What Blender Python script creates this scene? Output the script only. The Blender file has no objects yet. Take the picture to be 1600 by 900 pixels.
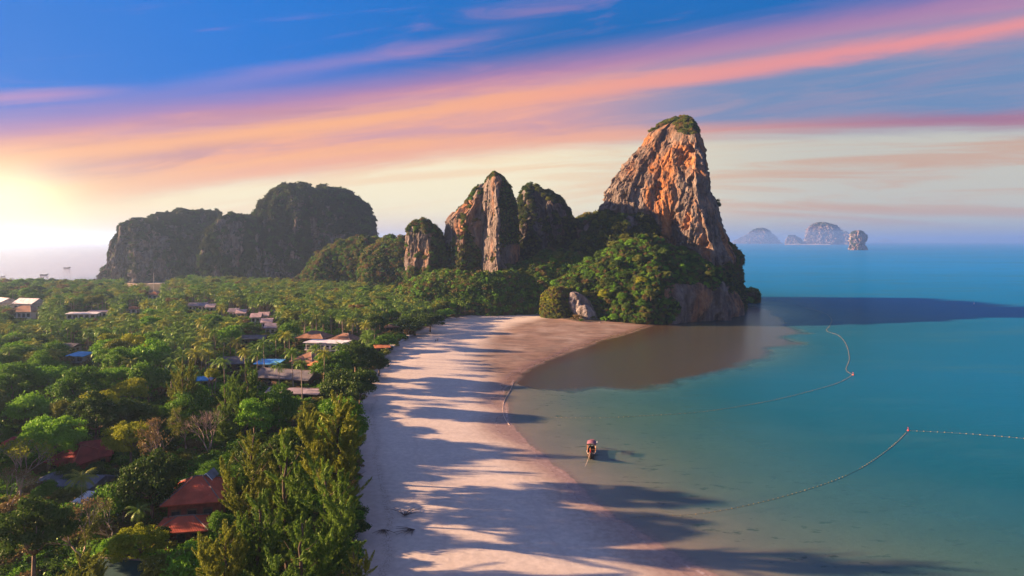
import bpy, bmesh, math, random
import numpy as np
from mathutils import Vector, Matrix

R = math.radians
C = bpy.context.scene.collection
SC = bpy.context.scene
random.seed(7)
RNG = np.random.default_rng(7)
F, H, HY = 1000.0, 50.0, 376.0       # focal length in photo pixels, camera height, horizon row

# ------------------------------------------------------------------ camera, sun, sky
cam = bpy.data.objects.new('camera', bpy.data.cameras.new('camera'))
C.objects.link(cam); SC.camera = cam
cam.location = (0, 0, H); cam.rotation_euler = (R(90), 0, 0)
cam.data.sensor_width = 36; cam.data.lens = 36 * F / 1600
cam.data.shift_y = -(450 - HY) / 1600
cam.data.clip_start = 1; cam.data.clip_end = 200000
SUN_AZ, SUN_EL = -87.0, 14.5
sun = bpy.data.objects.new('sun', bpy.data.lights.new('sun', 'SUN'))
C.objects.link(sun)
sd = Vector((math.sin(R(SUN_AZ)) * math.cos(R(SUN_EL)), math.cos(R(SUN_AZ)) * math.cos(R(SUN_EL)), math.sin(R(SUN_EL))))
sun.rotation_euler = sd.to_track_quat('Z', 'Y').to_euler()
sun.data.energy = 5.0; sun.data.angle = R(0.8); sun.data.color = (1.0, 0.60, 0.34)
SC.view_settings.view_transform = 'Standard'; SC.view_settings.look = 'None'
SC.view_settings.exposure = 2.15; SC.view_settings.gamma = 1.0
EXPO = 2 ** 2.15
SC.cycles.max_bounces = 6; SC.cycles.transparent_max_bounces = 12; SC.cycles.volume_bounces = 1
SC.cycles.use_denoising = True; SC.cycles.sample_clamp_indirect = 4


def lin(r, g, b):
    f = lambda c: (c / 255 / 12.92) if c / 255 <= 0.04045 else ((c / 255 + 0.055) / 1.055) ** 2.4
    return (f(r), f(g), f(b), 1.0)


class NT:
    """tiny node helper"""
    def __init__(s, nt):
        s.nt = nt; s.nt.nodes.clear()

    def n(s, t, **k):
        x = s.nt.nodes.new(t)
        for a, b in k.items(): setattr(x, a, b)
        return x

    def put(s, sock, v):
        if isinstance(v, bpy.types.NodeSocket): s.nt.links.new(v, sock)
        elif v is not None: sock.default_value = v

    def m(s, op, a, b=None, c=None, clamp=False):
        x = s.n('ShaderNodeMath', operation=op); x.use_clamp = clamp
        s.put(x.inputs[0], a); s.put(x.inputs[1], b); s.put(x.inputs[2], c)
        return x.outputs[0]

    def ss(s, v, lo, hi, a=0.0, b=1.0):
        x = s.n('ShaderNodeMapRange', interpolation_type='SMOOTHSTEP')
        s.put(x.inputs[0], v); x.inputs[1].default_value = lo; x.inputs[2].default_value = hi
        x.inputs[3].default_value = a; x.inputs[4].default_value = b
        return x.outputs[0]

    def mix(s, f, a, b, mode='MIX'):
        x = s.n('ShaderNodeMix', data_type='RGBA', blend_type=mode)
        s.put(x.inputs[0], f); s.put(x.inputs[6], a); s.put(x.inputs[7], b)
        return x.outputs[2]

    def noise(s, vec, scale=1, detail=4, rough=0.5, dist=0.0):
        x = s.n('ShaderNodeTexNoise')
        if vec is not None: s.put(x.inputs['Vector'], vec)
        x.inputs['Scale'].default_value = scale; x.inputs['Detail'].default_value = detail
        x.inputs['Roughness'].default_value = rough; x.inputs['Distortion'].default_value = dist
        return x.outputs['Fac']

    def mapv(s, vec, scale=(1, 1, 1), rot=(0, 0, 0), loc=(0, 0, 0)):
        x = s.n('ShaderNodeMapping'); s.put(x.inputs[0], vec)
        x.inputs[1].default_value = loc; x.inputs[2].default_value = rot; x.inputs[3].default_value = scale
        return x.outputs[0]

    def comb(s, a, b, c=0.0):
        x = s.n('ShaderNodeCombineXYZ'); s.put(x.inputs[0], a); s.put(x.inputs[1], b); s.put(x.inputs[2], c)
        return x.outputs[0]

    def attr(s, name):
        return s.n('ShaderNodeAttribute', attribute_name=name).outputs['Fac']


world = bpy.data.worlds.new('World'); SC.world = world; world.use_nodes = True
w = NT(world.node_tree)
geo = w.n('ShaderNodeTexCoord').outputs['Generated']
sep = w.n('ShaderNodeSeparateXYZ'); w.put(sep.inputs[0], geo)
dx, dy, dz = sep.outputs
hh = w.m('MAXIMUM', w.m('SQRT', w.m('ADD', w.m('MULTIPLY', dx, dx), w.m('MULTIPLY', dy, dy))), 0.02)
s_ = w.m('DIVIDE', dx, hh); c_ = w.m('DIVIDE', dy, hh); t_ = w.m('DIVIDE', dz, hh)
s2 = w.m('MULTIPLY', s_, s_)


def poly(c0, c1, c2):
    return w.m('ADD', w.m('ADD', w.m('MULTIPLY', s_, c1), c0), w.m('MULTIPLY', s2, c2))


band = poly(0.224, 0.130, -0.100)
q = w.m('SUBTRACT', t_, band)                               # height above the bright streak
low = w.m('SUBTRACT', t_, poly(0.143, 0.085, -0.150))       # height above the cream zone's edge
wisp = w.noise(w.comb(w.m('MULTIPLY', s_, 2.0), w.m('MULTIPLY', q, 14.0), c_), 1.6, 9, 0.62, 0.8)
wisp2 = w.noise(w.comb(w.m('MULTIPLY', s_, 3.0), w.m('MULTIPLY', low, 40.0), w.m('MULTIPLY', c_, 2.0)), 1.0, 8, 0.64, 0.6)
wisp3 = w.noise(w.comb(w.m('MULTIPLY', s_, 5.0), w.m('MULTIPLY', q, 45.0), 3.7), 1.0, 8, 0.66, 0.6)
qw = w.m('ADD', q, w.m('MULTIPLY', w.m('SUBTRACT', wisp, 0.5), 0.035))
lw = w.m('ADD', low, w.m('MULTIPLY', w.m('SUBTRACT', wisp2, 0.5), 0.030))
blue_hi = w.mix(w.ss(t_, 0.34, 1.1), lin(0, 118, 216), lin(122, 130, 178))
blue_hi = w.mix(w.m('MULTIPLY', w.ss(s_, -0.45, 0.1), w.ss(t_, 0.55, 0.30)), blue_hi, lin(14, 106, 184))
salmon = w.mix(w.ss(s_, -0.6, 0.3), lin(250, 176, 138), lin(238, 170, 158))
lilac = w.mix(w.ss(s_, 0.05, 0.5), lin(214, 160, 168), lin(100, 142, 190))
mid = w.mix(w.ss(wisp3, 0.38, 0.66), lilac, salmon)
mid = w.mix(w.ss(s_, 0.0, 0.42, 0, 0.88), mid, lin(112, 142, 186))
mid = w.mix(w.m('MULTIPLY', w.ss(s_, -0.7, -0.35, 0.0, 0.25), w.ss(wisp, 0.5, 0.7)), mid, lin(170, 140, 170))
mid = w.mix(w.m('MULTIPLY', w.ss(w.noise(w.comb(w.m('MULTIPLY', s_, 2.2), w.m('MULTIPLY', q, 22.0), 9.1), 1.3, 7, 0.6, 0.7), 0.50, 0.66, 0, 0.8), w.ss(s_, 0.25, -0.1)), mid, w.mix(w.ss(s_, -0.6, 0.2), lin(196, 142, 150), lin(172, 140, 164)))
streak = w.m('SUBTRACT', 1.0, w.ss(w.m('ABSOLUTE', w.m('ADD', qw, 0.004)), 0.0, 0.024))
mid = w.mix(w.m('MULTIPLY', streak, 0.9), mid, w.mix(w.ss(s_, -0.3, 0.5), lin(255, 182, 134), lin(240, 150, 152)))
stb = w.m('SUBTRACT', 1.0, w.ss(w.m('ABSOLUTE', w.m('ADD', qw, 0.052)), 0.0, 0.017))
mid = w.mix(w.m('MULTIPLY', stb, w.ss(s_, 0.05, -0.25, 0, 0.85)), mid, lin(255, 184, 136))
streak2 = w.m('SUBTRACT', 1.0, w.ss(w.m('ABSOLUTE', w.m('SUBTRACT', lw, 0.008)), 0.0, 0.022))
mid = w.mix(w.m('MULTIPLY', streak2, 0.8), mid, w.mix(w.ss(s_, 0.1, 0.6), lin(248, 180, 150), lin(178, 112, 138)))
above = w.mix(w.ss(qw, 0.012, 0.082), lin(196, 136, 170), blue_hi)
strk3 = w.ss(w.m('ADD', wisp, w.m('MULTIPLY', w.ss(q, 0.30, 0.02), 0.05)), 0.56, 0.84, 0, 0.40)
above = w.mix(strk3, above, lin(216, 146, 176))
st4 = w.m('SUBTRACT', 1.0, w.ss(w.m('ABSOLUTE', w.m('SUBTRACT', w.m('ADD', q, w.m('MULTIPLY', w.m('SUBTRACT', wisp, 0.5), 0.03)), poly(0.105, 0.075, 0.0))), 0.0, 0.020))
above = w.mix(w.m('MULTIPLY', w.m('MULTIPLY', st4, w.ss(s_, -0.62, -0.30)), w.ss(s_, 0.10, -0.20, 0, 0.28)), above, lin(214, 150, 184))
st5 = w.m('SUBTRACT', 1.0, w.ss(w.m('ABSOLUTE', w.m('SUBTRACT', w.m('ADD', q, w.m('MULTIPLY', w.m('SUBTRACT', wisp, 0.5), 0.03)), 0.072)), 0.0, 0.014))
above = w.mix(w.m('MULTIPLY', st5, w.ss(s_, -0.48, -0.60, 0, 0.5)), above, lin(224, 150, 172))
sky = w.mix(w.ss(qw, -0.004, 0.042), mid, above)
cream = w.mix(w.ss(s_, -0.05, 0.5), lin(254, 241, 206), lin(202, 200, 190))
peach = w.mix(w.ss(s_, -0.05, 0.5), lin(252, 222, 184), lin(208, 170, 150))
creamz = w.mix(w.ss(wisp2, 0.42, 0.64, 0, 0.85), cream, peach)
horz = w.mix(w.ss(s_, -0.45, 0.45), lin(240, 200, 186), lin(168, 180, 196))
creamz = w.mix(w.ss(t_, 0.050, -0.005), creamz, horz)
sky = w.mix(w.ss(lw, -0.016, 0.012), creamz, sky)
# glow round the low sun at the left
gl = w.m('ADD', w.m('POWER', w.m('DIVIDE', w.m('ADD', s_, 0.625), 0.052), 2.0), w.m('POWER', w.m('DIVIDE', w.m('SUBTRACT', t_, 0.042), 0.036), 2.0))
gl = w.m('EXPONENT', w.m('MULTIPLY', gl, -1.0))
gl = w.m('MULTIPLY', gl, w.ss(c_, 0.0, 0.2))
sky = w.mix(w.m('MULTIPLY', gl, 1.0, clamp=True), sky, (3.0, 2.3, 1.2, 1))
gl2 = w.m('ADD', w.m('POWER', w.m('DIVIDE', w.m('ADD', s_, 0.68), 0.26), 2.0), w.m('POWER', w.m('DIVIDE', w.m('SUBTRACT', t_, 0.03), 0.060), 2.0))
gl2 = w.m('MULTIPLY', w.m('EXPONENT', w.m('MULTIPLY', gl2, -1.0)), w.ss(c_, 0.0, 0.2, 0, 0.75))
sky = w.mix(gl2, sky, lin(255, 222, 160))
nish = w.n('ShaderNodeTexSky', sky_type='NISHITA'); nish.sun_disc = False
nish.sun_elevation = R(SUN_EL); nish.sun_rotation = R(SUN_AZ)
bg1 = w.n('ShaderNodeBackground'); w.put(bg1.inputs[0], sky); bg1.inputs[1].default_value = 0.98 / EXPO
bg2 = w.n('ShaderNodeBackground'); w.put(bg2.inputs[0], nish.outputs[0]); bg2.inputs[1].default_value = 0.0006
addw = w.n('ShaderNodeAddShader'); w.put(addw.inputs[0], bg1.outputs[0]); w.put(addw.inputs[1], bg2.outputs[0])
wo = w.n('ShaderNodeOutputWorld'); w.put(wo.inputs[0], addw.outputs[0])

# ------------------------------------------------------------------ helpers
MATS = {}


def mat(name, build):
    if name not in MATS:
        m = bpy.data.materials.new(name); m.use_nodes = True
        n = NT(m.node_tree)
        o = n.n('ShaderNodeOutputMaterial'); build(n, o); MATS[name] = m
    return MATS[name]


def principled(n, o, col, rough=0.8, spec=0.3, bump=None, bstr=0.3, bdist=0.1, metal=0.0):
    p = n.n('ShaderNodeBsdfPrincipled')
    n.put(p.inputs['Base Color'], col); n.put(p.inputs['Roughness'], rough)
    p.inputs['Specular IOR Level'].default_value = spec; p.inputs['Metallic'].default_value = metal
    if bump is not None:
        b = n.n('ShaderNodeBump'); b.inputs['Strength'].default_value = bstr; b.inputs['Distance'].default_value = bdist
        n.put(b.inputs['Height'], bump); n.put(p.inputs['Normal'], b.outputs[0])
    n.put(o.inputs[0], p.outputs[0])
    return p


def plain(name, rgb, rough=0.7, var=0.25, scale=1.5, spec=0.3, metal=0.0):
    def b(n, o):
        co = n.n('ShaderNodeTexCoord').outputs['Object']
        f = n.noise(co, scale, 5, 0.6)
        a = tuple(c * (1 - var) for c in rgb) + (1,); c2 = tuple(min(1, c * (1 + var)) for c in rgb) + (1,)
        principled(n, o, n.mix(n.ss(f, 0.3, 0.7), a, c2), rough, spec, f, 0.2, 0.03, metal)
    return mat(name, b)


def roofmat(name, rgb, ribs=3.0, worn=(0.5, 0.45, 0.42), amt=0.25):
    def b(n, o):
        co = n.n('ShaderNodeTexCoord').outputs['Object']
        st = n.noise(n.mapv(co, (1.2, 1.2, 0.35)), 1.0, 6, 0.65)
        f = n.noise(co, 0.5, 3, 0.5)
        sx = n.n('ShaderNodeSeparateXYZ'); n.put(sx.inputs[0], co)
        rib = n.m('SINE', n.m('MULTIPLY', n.m('ADD', sx.outputs[0], n.m('MULTIPLY', sx.outputs[1], 0.0)), ribs * 6.28))
        c = n.mix(n.ss(f, 0.3, 0.7), tuple(x * 0.72 for x in rgb) + (1,), tuple(min(1, x * 1.2) for x in rgb) + (1,))
        c = n.mix(n.ss(st, 0.55, 0.8, 0, amt * 2), c, worn + (1,))
        c = n.mix(n.ss(st, 0.42, 0.25, 0, 0.5), c, tuple(x * 0.3 for x in rgb) + (1,))
        principled(n, o, c, 0.75, 0.2, rib, 0.3, 0.03)
    return mat(name, b)


def mesh_np(name, V, faces, smooth=False, material=None, attrs=None, mat_idx=None):
    """faces: (n,k) int array or list of such arrays"""
    me = bpy.data.meshes.new(name)
    fl = faces if isinstance(faces, list) else [faces]
    fl = [f for f in fl if len(f)]
    V = np.asarray(V, dtype=np.float32)
    me.vertices.add(len(V)); me.vertices.foreach_set('co', V.ravel())
    tot = np.concatenate([np.full(len(f), f.shape[1], np.int32) for f in fl])
    idx = np.concatenate([f.ravel() for f in fl]).astype(np.int32)
    st = np.concatenate([[0], np.cumsum(tot)[:-1]]).astype(np.int32)
    me.loops.add(len(idx)); me.loops.foreach_set('vertex_index', idx)
    me.polygons.add(len(tot)); me.polygons.foreach_set('loop_start', st); me.polygons.foreach_set('loop_total', tot)
    me.update(calc_edges=True)
    me.polygons.foreach_set('use_smooth', np.full(len(tot), bool(smooth)))
    if material:
        for mm in (material if isinstance(material, list) else [material]): me.materials.append(mm)
    if mat_idx is not None: me.polygons.foreach_set('material_index', np.asarray(mat_idx, np.int32))
    for k, a in (attrs or {}).items():
        at = me.attributes.new(k, 'FLOAT', 'POINT'); at.data.foreach_set('value', np.asarray(a, np.float32))
    return me


def link(name, me, parent=None, loc=None, rz=0.0, **props):
    o = bpy.data.objects.new(name, me); C.objects.link(o)
    if parent is not None: o.parent = parent
    if loc is not None: o.location = loc
    if rz: o.rotation_euler = (0, 0, rz)
    for k, v in props.items(): o[k] = v
    return o


def thing(name, label, cat, loc, rz=0.0, group=None, scale=None):
    o = bpy.data.objects.new(name, None); C.objects.link(o)
    o.empty_display_size = 0.5
    o.location = loc; o.rotation_euler = (0, 0, rz)
    if scale is not None: o.scale = scale
    o['label'] = label; o['category'] = cat
    if group: o['group'] = group
    return o


class MB:
    """collects boxes, tubes, polygons into one mesh"""
    def __init__(s): s.v = []; s.f = []

    def add(s, vs, fs):
        k = len(s.v); s.v += [tuple(v) for v in vs]; s.f += [tuple(i + k for i in f) for f in fs]

    def box(s, c, d, rz=0, rx=0, ry=0):
        M = Matrix.Translation(c) @ Matrix.Rotation(rz, 4, 'Z') @ Matrix.Rotation(ry, 4, 'Y') @ Matrix.Rotation(rx, 4, 'X')
        vs = [M @ Vector((x * d[0] / 2, y * d[1] / 2, z * d[2] / 2)) for x in (-1, 1) for y in (-1, 1) for z in (-1, 1)]
        s.add(vs, [(0, 1, 3, 2), (4, 6, 7, 5), (0, 4, 5, 1), (2, 3, 7, 6), (0, 2, 6, 4), (1, 5, 7, 3)])

    def tube(s, pts, rad, n=5):
        pts = [Vector(p) for p in pts]
        if not hasattr(rad, '__len__'): rad = [rad] * len(pts)
        k = len(s.v)
        for i, p in enumerate(pts):
            t = (pts[min(i + 1, len(pts) - 1)] - pts[max(i - 1, 0)])
            if t.length < 1e-6: t = Vector((0, 0, 1))
            t.normalize()
            a = t.cross(Vector((0, 0, 1)) if abs(t.z) < 0.9 else Vector((1, 0, 0))).normalized(); b = t.cross(a)
            for j in range(n):
                an = 2 * math.pi * j / n
                s.v.append(tuple(p + (a * math.cos(an) + b * math.sin(an)) * rad[i]))
        for i in range(len(pts) - 1):
            for j in range(n):
                s.f.append((k + i * n + j, k + i * n + (j + 1) % n, k + (i + 1) * n + (j + 1) % n, k + (i + 1) * n + j))
        s.f.append(tuple(k + j for j in reversed(range(n)))); e = k + (len(pts) - 1) * n
        s.f.append(tuple(e + j for j in range(n)))

    def mesh(s, name, material=None, smooth=False):
        me = bpy.data.meshes.new(name); me.from_pydata(s.v, [], s.f); me.update()
        if material: me.materials.append(material)
        if smooth: me.polygons.foreach_set('use_smooth', [True] * len(me.polygons))
        return me

    def build(s, name, material, parent=None, smooth=False, loc=None, rz=0, **p):
        return link(name, s.mesh(name, material, smooth), parent, loc, rz, **p)


# numpy gradient noise
_perm = RNG.permutation(256); _perm = np.concatenate([_perm, _perm, _perm])
_grad = RNG.normal(size=(256, 3)); _grad /= np.linalg.norm(_grad, axis=1)[:, None]


def pnoise(P):
    P = np.asarray(P, float); I = np.floor(P).astype(int); Fr = P - I; I &= 255
    U = Fr * Fr * Fr * (Fr * (Fr * 6 - 15) + 10); out = 0
    for i in (0, 1):
        for j in (0, 1):
            for k in (0, 1):
                h = _perm[_perm[_perm[(I[:, 0] + i) & 255] + ((I[:, 1] + j) & 255)] + ((I[:, 2] + k) & 255)]
                g = _grad[h]
                dd = g[:, 0] * (Fr[:, 0] - i) + g[:, 1] * (Fr[:, 1] - j) + g[:, 2] * (Fr[:, 2] - k)
                wt = (U[:, 0] if i else 1 - U[:, 0]) * (U[:, 1] if j else 1 - U[:, 1]) * (U[:, 2] if k else 1 - U[:, 2])
                out = out + dd * wt
    return out * 1.5


def fbm(P, octv=4, gain=0.5, ridged=False):
    a, s, tot = 1.0, 0.0, 0.0; P = np.asarray(P, float)
    for i in range(octv):
        n = pnoise(P + i * 17.3)
        if ridged: n = 1 - 2 * np.abs(n)
        s = s + a * n; tot += a; a *= gain; P = P * 2.03
    return s / tot


def cells3(P):
    """distance to the nearest and second nearest cell point, and a random value of the cell"""
    I = np.floor(P).astype(int); d1 = np.full(len(P), 9.0); d2 = np.full(len(P), 9.0); rv = np.zeros(len(P))
    for i in (-1, 0, 1):
        for j in (-1, 0, 1):
            for k in (-1, 0, 1):
                J = (I + (i, j, k)); Jm = J & 255
                h = _perm[_perm[_perm[Jm[:, 0]] + Jm[:, 1]] + Jm[:, 2]]
                pt = J + 0.5 + _grad[h] * 0.45; d = np.linalg.norm(P - pt, axis=1)
                n1 = d < d1; d2 = np.where(n1, d1, np.minimum(d2, d)); d1 = np.where(n1, d, d1); rv = np.where(n1, h / 255.0, rv)
    return d1, d2, rv


def sstep(x, a, b):
    t = np.clip((x - a) / (b - a), 0, 1); return t * t * (3 - 2 * t)


def gpt(px, py, z=0.0):
    """point of the place at height z seen at that photo position"""
    d = (H - z) * F / (py - HY); return ((px - 800) / F * d, d, z)


def proj(x, y, z):
    return 800 + F * x / y, HY + F * (H - z) / y


# ------------------------------------------------------------------ coast lines (world metres)
east_px = [(1160, 920), (1112, 900), (1040, 860), (960, 808), (900, 762), (850, 718), (815, 684), (795, 655), (787, 630), (792, 604),
           (822, 580), (850, 566), (880, 553), (915, 541), (945, 531), (985, 520), (1020, 508), (1062, 499), (1110, 496), (1158, 487)]
east = [gpt(*p)[:2] for p in east_px]
LAND = [(400, -4000), (170, -300), (95, 0), (62, 55)] + east + \
       [(168, 470), (172, 520), (140, 575), (60, 640), (-60, 760), (-120, 900), (-180, 1020), (-330, 1060), (-450, 930), (-500, 800),
        (-490, 742), (-452, 712), (-440, 690), (-470, 668), (-530, 655), (-640, 640), (-820, 600), (-1300, 500), (-2600, 0), (-9000, -4000)]
LAND = np.array(LAND)
veg_px = [(552, 930), (556, 900), (560, 850), (566, 800), (560, 720), (556, 650), (566, 610), (590, 578), (606, 556), (628, 536), (652, 522), (690, 503), (742, 493),
          (790, 488), (832, 487), (850, 493), (878, 500), (900, 503), (935, 503), (985, 497), (1040, 495)]
VEG = np.array([(-40, -4000), (-30, 0), (-26, 60)] + [gpt(px, py, 1.5)[:2] for px, py in veg_px] + [(170, 425), (168, 500), (-9000, 4000), (-9000, -4000)])


def inside(P, poly):
    x, y = P[:, 0], P[:, 1]; r = np.zeros(len(P), bool); n = len(poly)
    for i in range(n):
        x1, y1 = poly[i]; x2, y2 = poly[(i + 1) % n]
        if y1 == y2: continue
        c = ((y1 > y) != (y2 > y)) & (x < (x2 - x1) * (y - y1) / (y2 - y1) + x1); r ^= c
    return r


def pdist(P, poly, closed=True):
    d = np.full(len(P), 1e9); n = len(poly)
    for i in range(n if closed else n - 1):
        a = np.array(poly[i]); b = np.array(poly[(i + 1) % n]); ab = b - a
        t = np.clip(((P - a) @ ab) / (ab @ ab), 0, 1)
        q_ = P - (a + t[:, None] * ab); d = np.minimum(d, np.hypot(q_[:, 0], q_[:, 1]))
    return d


def sdist(P, poly):
    d = pdist(P, poly); return np.where(inside(P, poly), d, -d)


def graded(lo, hi, step, far, grow=1.22):
    a = list(np.arange(lo, hi + step / 2, step)); s = step; x = a[-1]
    while x < far: s *= grow; x += s; a.append(x)
    s = step; x = a[0]; b = []
    while x > -far: s *= grow; x -= s; b.append(x)
    return np.array(b[::-1] + a)


def grid(xs, ys):
    X, Y = np.meshgrid(xs, ys); P = np.stack([X.ravel(), Y.ravel()], 1)
    nx, ny = len(xs), len(ys); i = np.arange(nx * ny).reshape(ny, nx)
    Fq = np.stack([i[:-1, :-1], i[:-1, 1:], i[1:, 1:], i[1:, :-1]], -1).reshape(-1, 4)
    return P, Fq


reefpoly = np.array([gpt(*p)[:2] for p in [(800, 596), (880, 604), (960, 612), (1040, 607), (1100, 598), (1150, 582), (1205, 560), (1240, 540), (1246, 515), (1215, 495), (1190, 478), (1150, 470), (1000, 490), (820, 540)]])


def ground_z(P):
    sd_ = sdist(P, LAND); sv = sdist(P, VEG)
    sd_ = sd_ + (fbm(np.c_[P * 0.055, P[:, 0] * 0 + 3], 3) * 2.6 + fbm(np.c_[P * 0.2, P[:, 0] * 0 + 8], 2) * .5) * np.exp(-np.abs(sd_) / 25)
    z = np.where(sd_ > 0, 0.02 + np.minimum(sd_ * 0.035, 1.6) + sstep(sv, -2, 6) * 0.7 * (sd_ > 8), 0)
    # reef flat at the foot of the cliffs, deeper water out in the bay
    flat = np.exp(-(((P[:, 0] - 70) / 75) ** 2 + ((P[:, 1] - 330) / 90) ** 2) ** 2)
    dep = np.minimum(-sd_, 2000) * (0.026 - 0.017 * flat)
    dep = np.where(sd_ < 0, np.where(dep < 4, dep, 4 + (dep - 4) * 0.6), 0)
    rf = sstep(sdist(P, reefpoly) + fbm(np.c_[P * 0.028, P[:, 0] * 0], 3) * 22 + fbm(np.c_[P * 0.11, P[:, 0] * 0], 3) * 6, -2, 5)
    dep = dep * (1 - rf) + np.minimum(dep, 0.22) * rf
    return z - np.minimum(dep, 22), sd_, sv


# ground sheet
xs = graded(-330, 240, 1.6, 34000); ys = graded(70, 560, 1.6, 34000)
P, Fq = grid(xs, ys)
gz, gsd, gsv = ground_z(P)
near = np.exp(-(np.hypot(P[:, 0], P[:, 1]) / 700) ** 2)
gz = gz + near * (0.06 * fbm(np.c_[P * 0.10, P[:, :1] * 0], 3) + 0.10 * fbm(np.c_[P * 0.02, P[:, :1] * 0 + 5], 2)) * (gsd > 1)


def m_ground(n, o):
    co = n.n('ShaderNodeNewGeometry').outputs['Position']
    sd_ = n.attr('shore'); sv = n.attr('veg')
    f1 = n.noise(co, 0.05, 6, 0.6); f2 = n.noise(co, 0.9, 8, 0.65); f3 = n.noise(n.mapv(co, (0.02, 0.25, 1)), 1, 5, 0.6)
    grain = n.noise(co, 4.0, 8, 0.75)
    wob = n.m('ADD', sd_, n.m('MULTIPLY', n.m('SUBTRACT', f1, 0.5), 14.0))
    dry = n.mix(n.ss(f2, 0.3, 0.7), (0.49, 0.438, 0.365, 1), (0.62, 0.555, 0.465, 1))
    dry = n.mix(n.ss(f3, 0.4, 0.7, 0, 0.4), dry, (0.46, 0.40, 0.345, 1))
    wet = n.mix(n.ss(f2, 0.3, 0.7), (0.25, 0.17, 0.125, 1), (0.34, 0.245, 0.19, 1))
    c = n.mix(n.ss(wob, 0.0, 13.0), wet, dry)
    # wide damp apron where the beach meets the reef flat
    apron = n.m('MULTIPLY', n.attr('apron'), n.ss(f1, 0.25, 0.6, 0.6, 1.0))
    rub = n.noise(n.mapv(co, (0.09, 0.22, 1)), 1, 8, 0.7)
    flatc = n.mix(n.ss(rub, 0.42, 0.62), (0.215, 0.135, 0.095, 1), (0.115, 0.072, 0.050, 1))
    flatc = n.mix(n.ss(n.noise(n.mapv(co, (0.03, 0.1, 1)), 1, 4, 0.6), 0.55, 0.72, 0, 0.5), flatc, (0.33, 0.24, 0.19, 1))
    c = n.mix(n.m('MULTIPLY', apron, 0.93), c, flatc)
    # debris line along the trees
    wl = n.m('SUBTRACT', 1.0, n.ss(n.m('ABSOLUTE', n.m('ADD', n.m('ADD', sv, 4.5), n.m('MULTIPLY', n.m('SUBTRACT', f1, 0.5), 6.0))), 0.1, 1.3))
    c = n.mix(n.m('MULTIPLY', wl, n.ss(grain, 0.48, 0.62, 0, 0.75)), c, (0.10, 0.06, 0.045, 1))
    deb = n.m('MULTIPLY', n.ss(sv, -16, -3), n.ss(n.noise(co, 2.2, 8, 0.8), 0.60, 0.70, 0, 0.55))
    c = n.mix(deb, c, (0.14, 0.09, 0.07, 1))
    c = n.mix(n.ss(sv, -9, 2, 0, 0.5), c, (0.36, 0.235, 0.18, 1))
    soil = n.mix(n.ss(f2, 0.35, 0.65), (0.030, 0.038, 0.014, 1), (0.085, 0.060, 0.035, 1))
    c = n.mix(n.ss(n.m('ADD', sv, n.m('MULTIPLY', n.m('SUBTRACT', f2, 0.5), 7.0)), 0.5, 3.0), c, soil)
    fb = n.attr('farbeach'); c = n.mix(fb, c, (0.50, 0.40, 0.31, 1))
    foam = n.m('SUBTRACT', 1.0, n.ss(n.m('ABSOLUTE', n.m('ADD', sd_, n.m('ADD', -0.5, n.m('MULTIPLY', n.m('SUBTRACT', f1, 0.5), 1.5)))), 0.05, 0.45))
    c = n.mix(n.m('MULTIPLY', foam, n.m('MULTIPLY', n.ss(f2, 0.42, 0.62, 0, 0.6), n.ss(n.noise(co, 0.035, 3, 0.5), 0.42, 0.62))), c, (0.70, 0.62, 0.56, 1))
    trk = n.m('SUBTRACT', 1.0, n.ss(n.m('ABSOLUTE', n.m('SUBTRACT', n.m('FRACT', n.m('ADD', n.m('MULTIPLY', sv, 0.055), n.m('MULTIPLY', f1, 0.5))), 0.5)), 0.0, 0.035))
    c = n.mix(n.m('MULTIPLY', n.m('MULTIPLY', trk, n.ss(sv, -45, -30)), n.ss(f2, 0.4, 0.6, 0, 0.28)), c, (0.30, 0.23, 0.20, 1))
    # sea bed
    bed = n.mix(n.ss(f1, 0.35, 0.65), (0.34, 0.26, 0.19, 1), (0.26, 0.215, 0.16, 1))
    reef = n.m('ADD', n.attr('reef'), n.m('MULTIPLY', n.m('SUBTRACT', n.noise(n.mapv(co, (0.035, 0.07, 1)), 1, 9, 0.7), 0.5), 1.3))
    bed = n.mix(n.ss(reef, 0.42, 0.52), bed, n.mix(n.ss(f2, 0.3, 0.7), (0.075, 0.032, 0.014, 1), (0.15, 0.065, 0.03, 1)))
    weed = n.noise(n.mapv(co, (0.22, 0.5, 1)), 1, 7, 0.7)
    bed = n.mix(n.m('MULTIPLY', n.ss(weed, 0.57, 0.66, 0, 0.9), n.ss(sd_, -4, -14)), bed, (0.05, 0.06, 0.025, 1))
    c = n.mix(n.ss(sd_, -0.2, -3.0), c, bed)
    hgt = n.m('ADD', n.m('MULTIPLY', grain, 0.5), f2)
    rough = n.ss(wob, 1.0, 8.0, 0.22, 0.9)
    principled(n, o, c, rough, 0.25, hgt, 0.45, 0.12)


e = np.array([gpt(*p)[:2] for p in [(792, 604), (850, 566), (915, 541), (985, 520), (1062, 499)]])
ap = np.exp(-(pdist(P, e, False) / 34) ** 2) * (gsd > -20)
apr = np.exp(-(((P[:, 0] - 42) / 52) ** 2 + ((P[:, 1] - 350) / 72) ** 2) ** 2) * sstep(P[:, 0], -22, 8)
wetpoly = np.array([gpt(*p)[:2] for p in [(852, 500), (806, 509), (772, 522), (752, 542), (742, 562), (752, 584), (778, 608), (790, 640), (900, 640), (1250, 560), (1250, 470), (1000, 480), (880, 497)]])
apron = sstep(sdist(P, wetpoly), -7, 9) * sstep(P[:, 1], 185, 235)
reef = sstep(sdist(P, reefpoly) + fbm(np.c_[P * 0.028, P[:, 0] * 0], 3) * 22 + fbm(np.c_[P * 0.11, P[:, 0] * 0], 3) * 6, -7, 9)
for (x_, y_, r_) in [(-5, 130, 0)]: pass
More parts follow.
